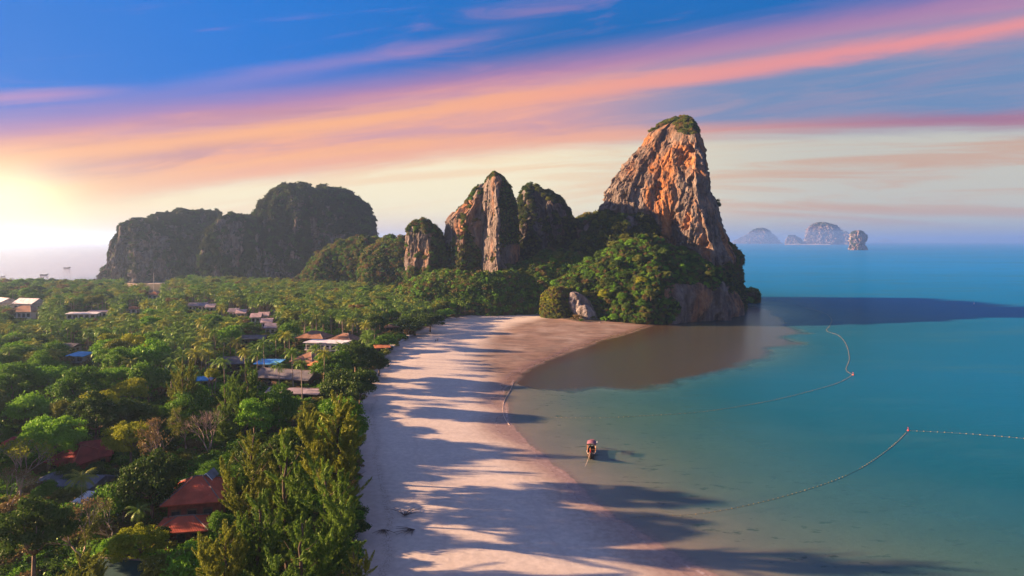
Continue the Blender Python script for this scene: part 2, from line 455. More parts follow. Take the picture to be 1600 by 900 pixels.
farb = ((P[:, 1] > 640) & (gsd > 0) & (gsd < 34) & (P[:, 0] < -405)).astype(float)
ground = link('ground', mesh_np('ground', np.c_[P, gz], Fq, True, mat('ground', m_ground),
              dict(shore=np.clip(gsd, -400, 400), veg=np.clip(gsv, -400, 400), apron=apron, reef=reef, farbeach=farb)), kind='structure')

# water
xs = graded(-60, 420, 3, 34000); ys = graded(80, 700, 3, 34000)
P, Fq = grid(xs, ys)
wz, wsd, _ = ground_z(P)


def m_water(n, o):
    co = n.n('ShaderNodeNewGeometry').outputs['Position']
    dep = n.attr('depth')
    big = n.noise(n.mapv(co, (0.0016, 0.0060, 1)), 1, 5, 0.6)
    big2 = n.noise(n.mapv(co, (0.010, 0.035, 1)), 1, 6, 0.6, 0.4)
    shallow = (0.080, 0.185, 0.160, 1); teal = (0.008, 0.122, 0.175, 1); blue = (0.002, 0.140, 0.270, 1); sea = (0.002, 0.210, 0.500, 1)
    c = n.mix(n.ss(dep, 0.4, 2.2), shallow, teal)
    c = n.mix(n.ss(n.m('ADD', dep, n.m('MULTIPLY', n.m('SUBTRACT', big2, 0.5), 1.5)), 1.8, 5.0), c, blue)
    c = n.mix(n.ss(n.attr('dist'), 200, 1500), c, sea)
    c = n.mix(n.ss(big, 0.42, 0.66, 0, 0.35), c, (0.006, 0.15, 0.30, 1))
    c = n.mix(n.ss(big2, 0.48, 0.70, 0, 0.5), c, (0.03, 0.15, 0.20, 1))
    sun_glare = n.attr('sun_glare'); c = n.mix(sun_glare, c, (0.26, 0.25, 0.27, 1))  # pale glare of the low sun on the left sea, painted into the colour
    waves = n.m('ADD', n.noise(n.mapv(co, (0.30, 0.75, 1)), 1, 6, 0.65), n.m('MULTIPLY', n.noise(n.mapv(co, (0.06, 0.16, 1)), 1, 3, 0.5), 1.6))
    b = n.n('ShaderNodeBump'); b.inputs['Distance'].default_value = 0.5; n.put(b.inputs['Height'], waves)
    n.put(b.inputs['Strength'], n.ss(n.attr('dist'), 60, 900, 0.32, 0.7))
    d = n.n('ShaderNodeBsdfDiffuse'); n.put(d.inputs[0], c)
    b2 = n.n('ShaderNodeBump'); b2.inputs['Distance'].default_value = 0.5; n.put(b2.inputs['Height'], waves); b2.inputs['Strength'].default_value = 0.28; n.put(d.inputs['Normal'], b2.outputs[0])
    tr = n.n('ShaderNodeBsdfTransparent')
    n.put(tr.inputs[0], n.mix(n.ss(dep, 0.0, 1.6), (0.92, 0.98, 0.96, 1), (0.35, 0.80, 0.74, 1)))
    fac = n.m('SUBTRACT', 1.0, n.m('EXPONENT', n.m('MULTIPLY', dep, -0.8)))
    fac = n.m('MAXIMUM', fac, n.ss(dep, 0.05, 0.4, 0.0, 0.10))
    body = n.n('ShaderNodeMixShader'); n.put(body.inputs[0], fac); n.put(body.inputs[1], tr.outputs[0]); n.put(body.inputs[2], d.outputs[0])
    g = n.n('ShaderNodeBsdfGlossy'); g.inputs['Roughness'].default_value = 0.09; n.put(g.inputs['Normal'], b.outputs[0])
    g.inputs['Color'].default_value = (0.42, 0.74, 1.0, 1)
    n.put(g.inputs['Color'], n.mix(sun_glare, (0.42, 0.74, 1.0, 1), (0.9, 0.9, 0.95, 1)))
    fr = n.n('ShaderNodeFresnel'); fr.inputs[0].default_value = 1.33; n.put(fr.inputs[1], b.outputs[0])
    mx = n.n('ShaderNodeMixShader'); n.put(mx.inputs[0], n.m('MULTIPLY', fr.outputs[0], n.m('ADD', 0.24, n.m('MULTIPLY', sun_glare, 0.76)), clamp=True))
    n.put(mx.inputs[1], body.outputs[0]); n.put(mx.inputs[2], g.outputs[0])
    n.put(o.inputs[0], mx.outputs[0])


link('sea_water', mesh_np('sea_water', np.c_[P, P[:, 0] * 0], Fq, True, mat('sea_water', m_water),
     dict(depth=np.clip(-wz, 0, 30), sun_glare=sstep(-P[:, 0] - P[:, 1] * .25, 120, 400), dist=np.hypot(P[:, 0], P[:, 1]))), kind='structure')

# ------------------------------------------------------------------ foliage material and tree kinds


def leafmat(name, a, b_, gloss=0.015):
    a = tuple(c * k for c, k in zip(a, (1.05, .93, .8))); b_ = tuple(c * k for c, k in zip(b_, (1.12, .96, .8)))
    def b(n, o):
        ri = n.n('ShaderNodeObjectInfo').outputs['Random']
        co = n.n('ShaderNodeTexCoord').outputs['Object']
        gi = n.n('ShaderNodeNewGeometry').outputs['Random Per Island']
        f = n.noise(co, 0.45, 3, 0.5)
        c = n.mix(n.ss(n.m('ADD', n.m('MULTIPLY', ri, 0.5), n.m('MULTIPLY', f, 0.6)), 0.25, 0.85), a + (1,), b_ + (1,))
        c = n.mix(n.ss(gi, 0.0, 1.0, 0, 0.45), c, tuple(x * 1.7 for x in b_) + (1,))
        d = n.n('ShaderNodeBsdfDiffuse'); n.put(d.inputs[0], c)
        t = n.n('ShaderNodeBsdfTranslucent'); n.put(t.inputs[0], n.mix(0.5, c, (c0 := tuple(min(1, x * 2.0) for x in b_) + (1,))))
        m1 = n.n('ShaderNodeMixShader'); m1.inputs[0].default_value = 0.24
        n.put(m1.inputs[1], d.outputs[0]); n.put(m1.inputs[2], t.outputs[0])
        g = n.n('ShaderNodeBsdfGlossy'); g.inputs['Roughness'].default_value = 0.45; g.inputs[0].default_value = (0.8, 0.9, 0.7, 1)
        m2 = n.n('ShaderNodeMixShader'); m2.inputs[0].default_value = gloss
        n.put(m2.inputs[1], m1.outputs[0]); n.put(m2.inputs[2], g.outputs[0])
        n.put(o.inputs[0], m2.outputs[0])
    return mat(name, b)


LEAF = {
    'dark': leafmat('leaf_dark_green', (0.018, 0.050, 0.010), (0.036, 0.085, 0.014)),
    'mid': leafmat('leaf_mid_green', (0.030, 0.108, 0.011), (0.070, 0.185, 0.016)),
    'bright': leafmat('leaf_bright_green', (0.070, 0.215, 0.016), (0.115, 0.290, 0.026)),
    'yellow': leafmat('leaf_yellow_green', (0.110, 0.180, 0.012), (0.200, 0.260, 0.014)),
    'olive': leafmat('leaf_olive_green', (0.060, 0.100, 0.018), (0.105, 0.145, 0.024)),
    'brown': leafmat('leaf_dry_brown', (0.085, 0.072, 0.034), (0.125, 0.105, 0.046)),
    'needle': leafmat('needle_green', (0.075, 0.120, 0.018), (0.150, 0.205, 0.026)),
    'needle2': leafmat('needle_fresh_green', (0.045, 0.125, 0.018), (0.100, 0.195, 0.026)),
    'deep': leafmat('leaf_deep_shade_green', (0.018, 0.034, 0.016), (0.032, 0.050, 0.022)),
    'palm': leafmat('palm_green', (0.038, 0.115, 0.012), (0.095, 0.200, 0.016), 0.05),
    'palm2': leafmat('palm_yellow_green', (0.085, 0.145, 0.012), (0.185, 0.235, 0.018), 0.05),
}
BARK = plain('bark', (0.16, 0.115, 0.08), 0.9, 0.35, 4)
DBARK = plain('dark_bark', (0.07, 0.05, 0.035), 0.9, 0.3, 4)
PALEBARK = plain('pale_bark', (0.30, 0.235, 0.18), 0.9, 0.3, 4)


def quads(cent, nrm, size, aspect=1.0, rng=RNG, up=None):
    """leaf quads facing nrm"""
    n = len(cent); a = rng.normal(size=(n, 3)) if up is None else up + rng.normal(size=(n, 3)) * 0.15
    u = np.cross(nrm, a); u /= np.linalg.norm(u, axis=1)[:, None] + 1e-9
    v = np.cross(nrm, u); v /= np.linalg.norm(v, axis=1)[:, None] + 1e-9
    s = size[:, None] if hasattr(size, '__len__') else size
    u = u * s * aspect; v = v * s
    V = np.stack([cent - v, cent + u * 0.9 - v * 0.1, cent + v, cent - u * 0.9 + v * 0.15], 1).reshape(-1, 3)
    return V, np.arange(n * 4).reshape(n, 4)


def crown_broad(seed, n_clump=46, leaves=150, flat=0.62, leaf=0.040, clump=0.30, spread=1.0, material='mid', open_=0.0):
    """unit-radius crown, its base near z = -flat"""
    rng = np.random.default_rng(seed)
    dirs = rng.normal(size=(n_clump * 2, 3)); dirs[:, 2] = np.abs(dirs[:, 2]) * 1.15 - 0.45
    dirs /= np.linalg.norm(dirs, axis=1)[:, None]; dirs = dirs[:n_clump]
    lob = 1 + 0.22 * np.sin(dirs[:, 0] * 3.1 + seed) + 0.18 * np.cos(dirs[:, 1] * 4.3 + seed * 2)
    rad = (0.55 + 0.35 * rng.random(n_clump) ** 0.6) * lob * 0.84
    cc = dirs * rad[:, None] * np.array([1, 1, flat])
    cr = clump * (0.6 + 0.75 * rng.random(n_clump))
    k = rng.integers(0, n_clump, n_clump * leaves)
    dd = rng.normal(size=(len(k), 3)); dd /= np.linalg.norm(dd, axis=1)[:, None]
    dd[:, 2] = np.where(dd[:, 2] < -0.2, -dd[:, 2] * 0.6, dd[:, 2])
    rr = cr[k] * (0.55 + 0.5 * rng.random(len(k)))
    wig = 1 + 0.35 * pnoise(cc[k] * 3 + dd * 2.2)
    pos = cc[k] + dd * (rr * wig)[:, None] * np.array([1, 1, 0.72])
    nr = dd + rng.normal(size=dd.shape) * 0.55; nr /= np.linalg.norm(nr, axis=1)[:, None]
    V, Fc = quads(pos, nr, leaf * (0.6 + 0.8 * rng.random(len(k))), 0.75, rng)
    return mesh_np('crown', V, Fc, False, LEAF[material])


def branch_mesh(seed, tips, h=1.0, rad=0.05, bark=BARK, base=-1.3):
    """trunk with limbs reaching tips, unit crown space"""
    rng = random.Random(seed); m = MB()
    fork = Vector((rng.uniform(-.05, .05), rng.uniform(-.05, .05), -0.45))
    m.tube([(0, 0, base), (fork.x * .4, fork.y * .4, (base + fork.z) / 2), fork], [rad * 1.3, rad, rad * .8], 6)
    for t in tips:
        t = Vector(t); mid_ = fork.lerp(t, 0.5) + Vector((rng.uniform(-.08, .08), rng.uniform(-.08, .08), -0.04))
        m.tube([fork, mid_, t], [rad * .6, rad * .4, rad * .15], 4)
    return m.mesh('trunk', bark, True)


def trunk_broad(seed, base=-1.5, bark=BARK):
    rng = random.Random(seed)
    tips = []
    for k in range(9):
        a = k * 0.7 + rng.random(); e_ = rng.uniform(0.1, 1.2)
        tips.append((math.cos(a) * math.cos(e_) * 0.75, math.sin(a) * math.cos(e_) * 0.75, math.sin(e_) * 0.5))
    return branch_mesh(seed, tips, base=base, bark=bark)


def crown_casuarina(seed, n_plume=430, material='needle'):
    """feathery crown of upswept plumes on several leaders; unit height, radius about 0.36"""
    rng = np.random.default_rng(seed); cen = []; nr_ = []; sz = []; up = []
    leaders = [(0, 0, .88)] + [(math.cos(a) * rng.uniform(.11, .25), math.sin(a) * rng.uniform(.11, .25), rng.uniform(.45, .80)) for a in rng.random(7) * 6.283]
    for i in range(n_plume):
        lx, ly, lh = leaders[i % len(leaders)]
        z0 = lh * (0.04 + 0.92 * rng.random() ** 0.85); a = rng.random() * 6.283; k = z0 / lh
        R0 = (0.17 if i % len(leaders) else 0.24) * (1.1 - k) ** .6 * (0.3 + 1.25 * rng.random() ** 1.6)
        start = np.array([lx * k, ly * k, z0]); end = start + np.array([math.cos(a) * R0, math.sin(a) * R0, 0.05 + 0.09 * rng.random()])
        dirp = end - start; npnt = 150
        t = rng.random(npnt) ** 0.65; w_ = 0.020 * (1.25 - t) * (1 + 0.5 * rng.random(npnt))
        off = rng.normal(size=(npnt, 3)); off /= np.linalg.norm(off, axis=1)[:, None]
        p = start + dirp * t[:, None] + off * (w_ * rng.random(npnt) ** 0.4)[:, None]
        p[:, 2] += 0.03 * t ** 2
        cen.append(p); nn = off + rng.normal(size=off.shape) * 0.6; nr_.append(nn / np.linalg.norm(nn, axis=1)[:, None])
        dn = dirp / np.linalg.norm(dirp); up.append(np.tile(dn, (npnt, 1)) + off * 0.45 + np.array([0, 0, .5]))
        sz.append(0.0150 * (0.6 + rng.random(npnt)))
    # u = cross(nrm, up) is the narrow side of each leaf, v runs along the plume
    V, Fc = quads(np.concatenate(cen), np.concatenate(nr_), np.concatenate(sz), 0.20, rng, np.concatenate(up))
    return mesh_np('crown', V, Fc, False, LEAF[material])


def trunk_casuarina(seed, base=-0.25):
    rng = random.Random(seed); m = MB()
    pts = [(0, 0, base)] + [(rng.uniform(-.015, .015), rng.uniform(-.015, .015), z / 10) for z in range(0, 10)]
    m.tube(pts, [0.022 - 0.0017 * i for i in range(len(pts))], 6)
    for k in range(14):
        z = rng.uniform(0, 0.75); a = rng.uniform(0, 6.28); L = 0.26 * (1 - z * 0.7)
        m.tube([(0, 0, z), (math.cos(a) * L * .5, math.sin(a) * L * .5, z + .05), (math.cos(a) * L, math.sin(a) * L, z + .14)], [0.004, 0.0025, 0.001], 3)
    return m.mesh('trunk', DBARK, True)


def crown_palm(seed, n_fr=19, material='palm'):
    """unit: frond length 1, at origin (top of the trunk)"""
    rng = random.Random(seed); m = MB()
    for k in range(n_fr):
        a = k * 2.399 + rng.uniform(-.2, .2); el = 1.15 - 1.55 * (k / n_fr) + rng.uniform(-.12, .12)
        L = 0.85 + 0.25 * rng.random(); droop = 1.15 + 0.5 * rng.random(); n = 9; pts = []
        p = Vector((0, 0, 0)); ang = el
        for j in range(n + 1):
            pts.append(p.copy()); p = p + Vector((math.cos(a) * math.cos(ang), math.sin(a) * math.cos(ang), math.sin(ang))) * (L / n); ang -= droop / n
        side = Vector((-math.sin(a), math.cos(a), 0))
        for j in range(1, n):
            q0, q1 = pts[j], pts[j + 1]; wd = 0.26 * math.sin(math.pi * (0.12 + 0.80 * j / n)) * L
            for s in (-1, 1):
                for h_ in (0, .5):
                    b0 = q0.lerp(q1, h_); b1 = q0.lerp(q1, h_ + .42); tip = b1 + side * s * wd * (0.9 + .2 * rng.random()) + (q1 - q0) * .7 + Vector((0, 0, -wd * (0.55 + .3 * rng.random())))
                    m.add([b0, b1, tip], [(0, 1, 2)])
        m.tube([pts[0], pts[4], pts[-1]], [0.018, 0.012, 0.004], 3)
    for k in range(7):
        a = rng.uniform(0, 6.28); m.box((math.cos(a) * .07, math.sin(a) * .07, -.05), (.07, .07, .08), a)
    return m.mesh('crown', LEAF[material])


def trunk_palm(seed, lean=0.06):
    """unit height trunk"""
    rng = random.Random(seed); a = rng.uniform(0, 6.28); m = MB()
    pts = [(math.cos(a) * lean * (z - 1) ** 2 * -1 + 0, math.sin(a) * lean * (z - 1) ** 2 * -1, z) for z in [0, .15, .35, .55, .75, 1]]
    m.tube(pts, [0.022, 0.016, 0.013, 0.012, 0.011, 0.012], 6)
    return m.mesh('trunk', PALEBARK, True)


def bare_tree(seed, leafk=None, nleaf=900, depth=6):
    """unit crown space like crown_broad: twigs as the crown, trunk with limbs"""
    rng = random.Random(seed); tw = MB(); tr = MB(); tips = []

    def grow(p, d, L, r, k):
        q_ = p + d * L; mid_ = p + d * L * .5 + Vector((rng.uniform(-1, 1), rng.uniform(-1, 1), rng.uniform(-1, 1))) * L * .07
        (tr if k > depth - 3 else tw).tube([p, mid_, q_], [r, r * .85, r * .7], 5 if k > 3 else 3)
        if k == 0: tips.append(q_); return
        for j in range(rng.choice((2, 3, 3)) if k > 1 else 3):
            ax = Vector((rng.uniform(-1, 1), rng.uniform(-1, 1), rng.uniform(-1, 1))).normalized()
            nd = (Matrix.Rotation(rng.uniform(0.35, 0.85), 4, ax) @ d); nd.z += 0.10; nd.normalize()
            if q_.z < -0.5: nd.z = abs(nd.z)
            grow(q_, nd, L * rng.uniform(.68, .84), r * .62, k - 1)
    grow(Vector((0, 0, -1.4)), Vector((0, 0, 1)), 0.62, 0.05, depth)
    me = tw.mesh('crown', PALEBARK)
    if leafk:
        rr = np.random.default_rng(seed); T = np.array([tuple(t) for t in tips]); k = rr.integers(0, len(T), nleaf)
        pos = T[k] + rr.normal(size=(nleaf, 3)) * 0.05; nn = rr.normal(size=(nleaf, 3)); nn /= np.linalg.norm(nn, axis=1)[:, None]
        V, Fc = quads(pos, nn, np.full(nleaf, 0.032), 0.8, rr)
        bv = np.array([v.co[:] for v in me.vertices]); bf = [list(p.vertices) for p in me.polygons]
        q4 = np.array([f for f in bf if len(f) == 4]); q3 = np.array([f for f in bf if len(f) == 3]).reshape(-1, 3)
        mi = np.concatenate([np.zeros(len(q4) + len(q3)), np.ones(len(Fc))])
        me = mesh_np('crown', np.concatenate([bv, V]), [q4, q3, Fc + len(bv)], False, [PALEBARK, LEAF[leafk]], None, mi)
    return me, tr.mesh('trunk', PALEBARK, True)


BROAD = {}
for kname, mm, n_ in (('dark', 'dark', 3), ('mid', 'mid', 4), ('bright', 'bright', 3), ('yellow', 'yellow', 2), ('olive', 'olive', 2), ('brown', 'brown', 2)):
    BROAD[kname] = [(crown_broad(40 + i * 7 + len(kname), 52, 150, random.uniform(.58, .78), 0.040, 0.27 + .05 * i, material=mm), trunk_broad(i + 3)) for i in range(n_)]
BIGB = {k: (crown_broad(11 + len(k), 95, 190, .72, 0.027, 0.21, material=k), trunk_broad(9)) for k in ('dark', 'mid', 'bright', 'yellow', 'olive')}
SMALLB = {k: [(crown_broad(91 + i + len(k), 24, 70, .75, 0.070, 0.38, material=k), None) for i in range(2)] for k in ('dark', 'deep', 'mid', 'bright', 'yellow', 'olive', 'brown')}
CASU = [(crown_casuarina(5 + i, 150, mm), trunk_casuarina(i)) for i, mm in enumerate(('needle', 'needle2', 'needle', 'needle2'))]
PALMC = [crown_palm(i, 18 + i % 3, 'palm2' if i in (1,) else 'palm') for i in range(5)]
PALMT = [trunk_palm(i) for i in range(3)]
BARE = [bare_tree(3), bare_tree(8, 'yellow', 1300), bare_tree(12, 'brown', 700), bare_tree(15, 'olive', 1500)]


def put_tree(kind, x, y, z, h, wd, label, group=None, variant=0, name=None, rot=None, cat='tree'):
    """h total height, wd crown width (metres)"""
    rot = RNG.random() * 6.28 if rot is None else rot
    r = wd / 2
    if kind == 'casuarina':
        cr, tr = CASU[variant % len(CASU)]; t = thing(name or 'casuarina_tree', label, cat, (x, y, z), rot, group)
        zb = h * 0.14; sz = (wd / 0.62, wd / 0.62, h - zb)
        for nm, me in (('crown', cr), ('trunk', tr)):
            o = link(nm, me, t); o.location = (0, 0, zb); o.scale = sz
        return t
    if kind == 'palm':
        t = thing(name or 'coconut_palm', label, 'palm tree', (x, y, z), rot, group)
        o = link('trunk', PALMT[variant % 3], t); o.scale = (h * 0.8, h * 0.8, h - r * 0.35)
        o = link('crown', PALMC[variant % 5], t); o.location = (0, 0, h - r * 0.35); o.scale = (r, r, r)
        return t
    if kind == 'bare':
        cr, tr = BARE[variant % len(BARE)]; nm0 = 'sparse_tree'; base = -1.4; top = 0.75
    elif kind.startswith('big_'):
        cr, tr = BIGB[kind[4:]]; nm0 = 'broadleaf_tree'; base = -1.5; top = 0.75
    else:
        L = BROAD[kind]; cr, tr = L[variant % len(L)]; nm0 = 'broadleaf_tree'; base = -1.5; top = 0.75
    t = thing(name or nm0, label, cat, (x, y, z), rot, group)
    sz_ = r if kind != 'bare' else r * 0.95
    top_h = min(h * 0.75, r * 1.45) if kind != 'bare' else h          # crown thickness keeps trees compact
    zs = min(h / 1.55, r * 1.25) if kind != 'bare' else h / (top - base)
    zc = h - top * zs
    for nm, me in (('crown', cr), ('trunk', tr)):
        o = link(nm, me, t); o.location = (0, 0, zc); o.scale = (sz_, sz_, zs)
        if nm == 'trunk': o.scale = (sz_, sz_, zc / -base) if zc / -base > 0.5 else (sz_, sz_, zs)
    return t


# instanced ground cover / far forest through geometry nodes (stuff only)
def stuff_cloud(name, pts, scales, protos, label=None, rot_jit=0.15, zscale=None):
    col = bpy.data.collections.new(name + '_kinds')
    for i, me in enumerate(protos):
        po = bpy.data.objects.new('%s_kind_%02d' % (name, i), me); col.objects.link(po)
    pts = np.asarray(pts, np.float32); n = len(pts)
    me = bpy.data.meshes.new(name); me.vertices.add(n); me.vertices.foreach_set('co', pts.ravel())
    a = me.attributes.new('sc', 'FLOAT_VECTOR', 'POINT'); a.data.foreach_set('vector', np.asarray(scales, np.float32).ravel())
    rt = np.c_[RNG.normal(size=(n, 2)) * rot_jit, RNG.random(n) * 6.28]
    a = me.attributes.new('rt', 'FLOAT_VECTOR', 'POINT'); a.data.foreach_set('vector', rt.astype(np.float32).ravel())
    a = me.attributes.new('pk', 'INT', 'POINT'); a.data.foreach_set('value', RNG.integers(0, len(protos), n).astype(np.int32))
    o = link(name, me, kind='stuff')
    if label: o['label'] = label
    g = bpy.data.node_groups.new(name, 'GeometryNodeTree')
    g.interface.new_socket('Geometry', in_out='INPUT', socket_type='NodeSocketGeometry')
    g.interface.new_socket('Geometry', in_out='OUTPUT', socket_type='NodeSocketGeometry')
    N = g.nodes; L = g.links
    gi = N.new('NodeGroupInput'); go = N.new('NodeGroupOutput'); iop = N.new('GeometryNodeInstanceOnPoints'); ci = N.new('GeometryNodeCollectionInfo')
    ci.inputs['Collection'].default_value = col; ci.inputs['Separate Children'].default_value = True; ci.inputs['Reset Children'].default_value = True
    iop.inputs['Pick Instance'].default_value = True

    def na(nm, ty):
        x = N.new('GeometryNodeInputNamedAttribute'); x.data_type = ty; x.inputs[0].default_value = nm
        return [s for s in x.outputs if s.enabled and s.name == 'Attribute'][0]
    L.new(gi.outputs[0], iop.inputs['Points']); L.new(ci.outputs[0], iop.inputs['Instance'])
    L.new(na('pk', 'INT'), iop.inputs['Instance Index'])
    er = N.new('FunctionNodeEulerToRotation'); L.new(na('rt', 'FLOAT_VECTOR'), er.inputs[0]); L.new(er.outputs[0], iop.inputs['Rotation'])
    L.new(na('sc', 'FLOAT_VECTOR'), iop.inputs['Scale']); L.new(iop.outputs[0], go.inputs[0])
    md = o.modifiers.new('scatter', 'NODES'); md.node_group = g
    return o


# ------------------------------------------------------------------ cliffs and hills
def rockmat(name, warm=1.0, veg=True, base=(0.23, 0.20, 0.18), lighten=1.0):
    def b(n, o):
        co = n.n('ShaderNodeNewGeometry').outputs['Position']
        f1 = n.noise(n.mapv(co, (0.035, 0.035, 0.022)), 1, 5, 0.6, 0.4)
        streak_ = n.noise(n.mapv(co, (0.30, 0.30, 0.030)), 1, 6, 0.65, 0.3)
        f2 = n.noise(n.mapv(co, (0.25, 0.25, 0.12)), 1, 8, 0.72)
        f3 = n.noise(co, 0.9, 6, 0.7)
        grey = n.mix(n.ss(f2, 0.35, 0.65), tuple(c * .62 * lighten for c in base) + (1,), tuple(c * 1.35 * lighten for c in base) + (1,))
        orange = n.mix(n.ss(f2, 0.3, 0.7), (0.22, 0.085, 0.030, 1), (0.44, 0.215, 0.085, 1))
        c = n.mix(n.m('MULTIPLY', n.ss(f1, 0.46, 0.60), warm), grey, orange)
        c = n.mix(n.ss(n.noise(n.mapv(co, (0.06, 0.06, 0.05)), 1, 6, 0.7), 0.48, 0.62, 0, 0.75), c, n.mix(0.5, grey, (0.10, 0.075, 0.06, 1)))
        pale = n.ss(n.noise(n.mapv(co, (0.12, 0.12, 0.03)), 1, 5, 0.6), 0.58, 0.72, 0, 0.55)
        c = n.mix(pale, c, (0.40, 0.33, 0.27, 1))
        c = n.mix(n.ss(streak_, 0.48, 0.64, 0, 0.85), c, (0.055, 0.045, 0.040, 1))
        if veg:
            vg = n.ss(n.m('ADD', n.attr('veg'), n.m('MULTIPLY', n.m('SUBTRACT', f3, 0.5), 0.7)), 0.42, 0.58)
            c = n.mix(vg, c, n.mix(n.ss(f2, 0.3, 0.7), (0.018, 0.032, 0.008, 1), (0.050, 0.065, 0.018, 1)))
        hgt = n.m('ADD', n.m('MULTIPLY', f2, 2.0), n.m('ADD', f3, streak_))
        principled(n, o, c, 0.95, 0.1, hgt, 0.9, 0.9)
    return mat(name, b)


CLIFFS = {}


def cliff(name, label, parts, material, vegfn=None, kind='structure', NZ=130, NA=300, amp=1.0):
    """parts: dicts(profile=[(y,xl,xr)..], d, depth, sec, seed, amp) joined as one body of rock"""
    Vs, Fs, Ns, Gs = [], [], [], []; off = 0
    for p in parts:
        nz, na = p.get('NZ', NZ), p.get('NA', NA); d = p['d']; prof = sorted(p['profile'], key=lambda r: -r[0])
        zz = np.array([H + (HY - r[0]) / F * d for r in prof]); xl = np.array([r[1] for r in prof], float); xr = np.array([r[2] for r in prof], float)
        zb = min(p.get('zb', -2.0), zz[0]);
        if zb < zz[0]: zz = np.r_[zb, zz]; xl = np.r_[xl[0], xl]; xr = np.r_[xr[0], xr]
        tt = np.linspace(0, 1, nz); z = zb + (zz[-1] - zb) * (1 - (1 - tt) ** 1.25)
        L_ = (np.interp(z, zz, xl) - 800) / F * d; R_ = (np.interp(z, zz, xr) - 800) / F * d
        ker = np.ones(3) / 3
        xc = (L_ + R_) / 2; hw = np.maximum((R_ - L_) / 2, 0.2)
        dep = p['depth'] * (hw / hw.max()) ** p.get('dpow', 0.8)
        sec = np.array(p.get('sec', [(-1, .1), (-.7, -.6), (0, -1), (.7, -.6), (1, .1), (.6, .8), (-.6, .8)]), float)
        sc_ = np.r_[sec, sec[:1]]; seg = np.hypot(*np.diff(sc_, axis=0).T); cs = np.r_[0, np.cumsum(seg)]
        # front is sampled more densely than the back
        dens = np.where((sc_[:-1, 1] + sc_[1:, 1]) / 2 > 0.3, 0.35, 1.0); cw = np.r_[0, np.cumsum(seg * dens)]
        q_ = np.linspace(0, cw[-1], na, endpoint=False); s = np.interp(q_, cw, cs)
        u = np.interp(s, cs, sc_[:, 0]); v = np.interp(s, cs, sc_[:, 1])
        sm = p.get('round', 7); kk = np.ones(sm) / sm
        u2 = np.convolve(np.r_[u[-sm:], u, u[:sm]], kk, 'same')[sm:-sm]; v2 = np.convolve(np.r_[v[-sm:], v, v[:sm]], kk, 'same')[sm:-sm]
        u2 /= max(abs(u2.min()), abs(u2.max()))
        X = xc[:, None] + hw[:, None] * u2[None]; Y = d + dep[:, None] * v2[None]; Z = np.repeat(z[:, None], na, 1)
        P_ = np.stack([X.ravel(), Y.ravel(), Z.ravel()], 1)
        du = np.gradient(np.r_[u2[-2:], u2, u2[:2]])[2:-2]; dv = np.gradient(np.r_[v2[-2:], v2, v2[:2]])[2:-2]
        out = np.stack([dv, -du], 1); out /= np.linalg.norm(out, axis=1)[:, None] + 1e-9
        if (out * np.stack([u2, v2], 1)).sum() < 0: out = -out
        O = np.tile(out, (nz, 1))
        sd = p.get('seed', 1) * 31.7; A = amp * p.get('amp', 1.0)
        Q = P_ + sd
        warp = np.stack([fbm(Q / 14, 3), fbm(Q / 14 + 9, 3), fbm(Q / 14 + 23, 3)], 1) * 3.2
        Q = Q + warp
        big = fbm(Q / np.array([30, 30, 60]), 3) * 6.5
        rid = fbm(Q / np.array([8, 8, 22]), 4, .55, True) * 1.5
        if p.get('soft'):
            cave = ledge = Q[:, 0] * 0; fine = fbm(Q / 5, 3) * 1.2
        else:
            c1, c2, cv = cells3(Q / np.array([11, 11, 30])); e1, e2, ev = cells3(Q / np.array([4.4, 4.4, 15]) + 50)
            g1, g2, gv = cells3(Q / np.array([2.0, 2.0, 6.5]) + 90)
            rid = rid + (cv - .5) * 3.6 * sstep(c2 - c1, 0, .16) - c1 ** 2 * 3.2 + (ev - .5) * 2.1 * sstep(e2 - e1, 0, .12) - e1 ** 2 * 1.7 + (gv - .5) * .7
            cave = -np.maximum(fbm(Q / np.array([10, 10, 9]) + 40, 3) - 0.16, 0) * 15
            ledge = (np.abs(((Q[:, 2] + 6 * fbm(Q / 30, 2)) / 17.0) % 1 - 0.5) * 2 - 0.5) * 1.1
            fine = fbm(Q / np.array([2.2, 2.2, 3.0]), 3) * 1.1
        taper = np.repeat(np.clip((1 - tt) * 3.5, 0.10, 1), na); wtap = np.repeat(np.clip(hw / 8, 0.25, 1), na)
        D = (big + rid + cave + ledge) * taper * wtap * A + fine * A * taper
        if p.get('soft'): D = (big * 2.0 + fine + rid * 1.2) * taper * wtap * A
        P_[:, :2] += O * D[:, None]
        bp = p.get('bump', 1.0)
        P_[:, 2] += (fbm(Q / 9, 3) * 1.4 + (np.abs(fbm(P_[:, [0, 1, 1]] / (7 + 4 * bp) + sd, 3)) - .22) * 9 * (bp - 1)) * np.repeat(tt ** 2, na)
        i = np.arange(nz * na).reshape(nz, na); j = np.roll(i, -1, 1)
        Fq_ = np.stack([i[:-1], j[:-1], j[1:], i[1:]], -1).reshape(-1, 4)
        top = len(P_); P_ = np.r_[P_, [[P_[i[-1], 0].mean(), P_[i[-1], 1].mean(), P_[i[-1], 2].max() + .4]]]
        Ft = np.stack([i[-1], j[-1], np.full(na, top)], 1)
        # orientation check: outward
        a, b_, c = P_[Fq_[len(Fq_) // 3, 0]], P_[Fq_[len(Fq_) // 3, 1]], P_[Fq_[len(Fq_) // 3, 2]]
        if np.dot(np.cross(b_ - a, c - a)[:2], O[Fq_[len(Fq_) // 3, 0]]) < 0: Fq_ = Fq_[:, ::-1]; Ft = Ft[:, ::-1]
        # vertex normals
        Nn = np.zeros_like(P_); fn = np.cross(P_[Fq_[:, 2]] - P_[Fq_[:, 0]], P_[Fq_[:, 3]] - P_[Fq_[:, 1]])
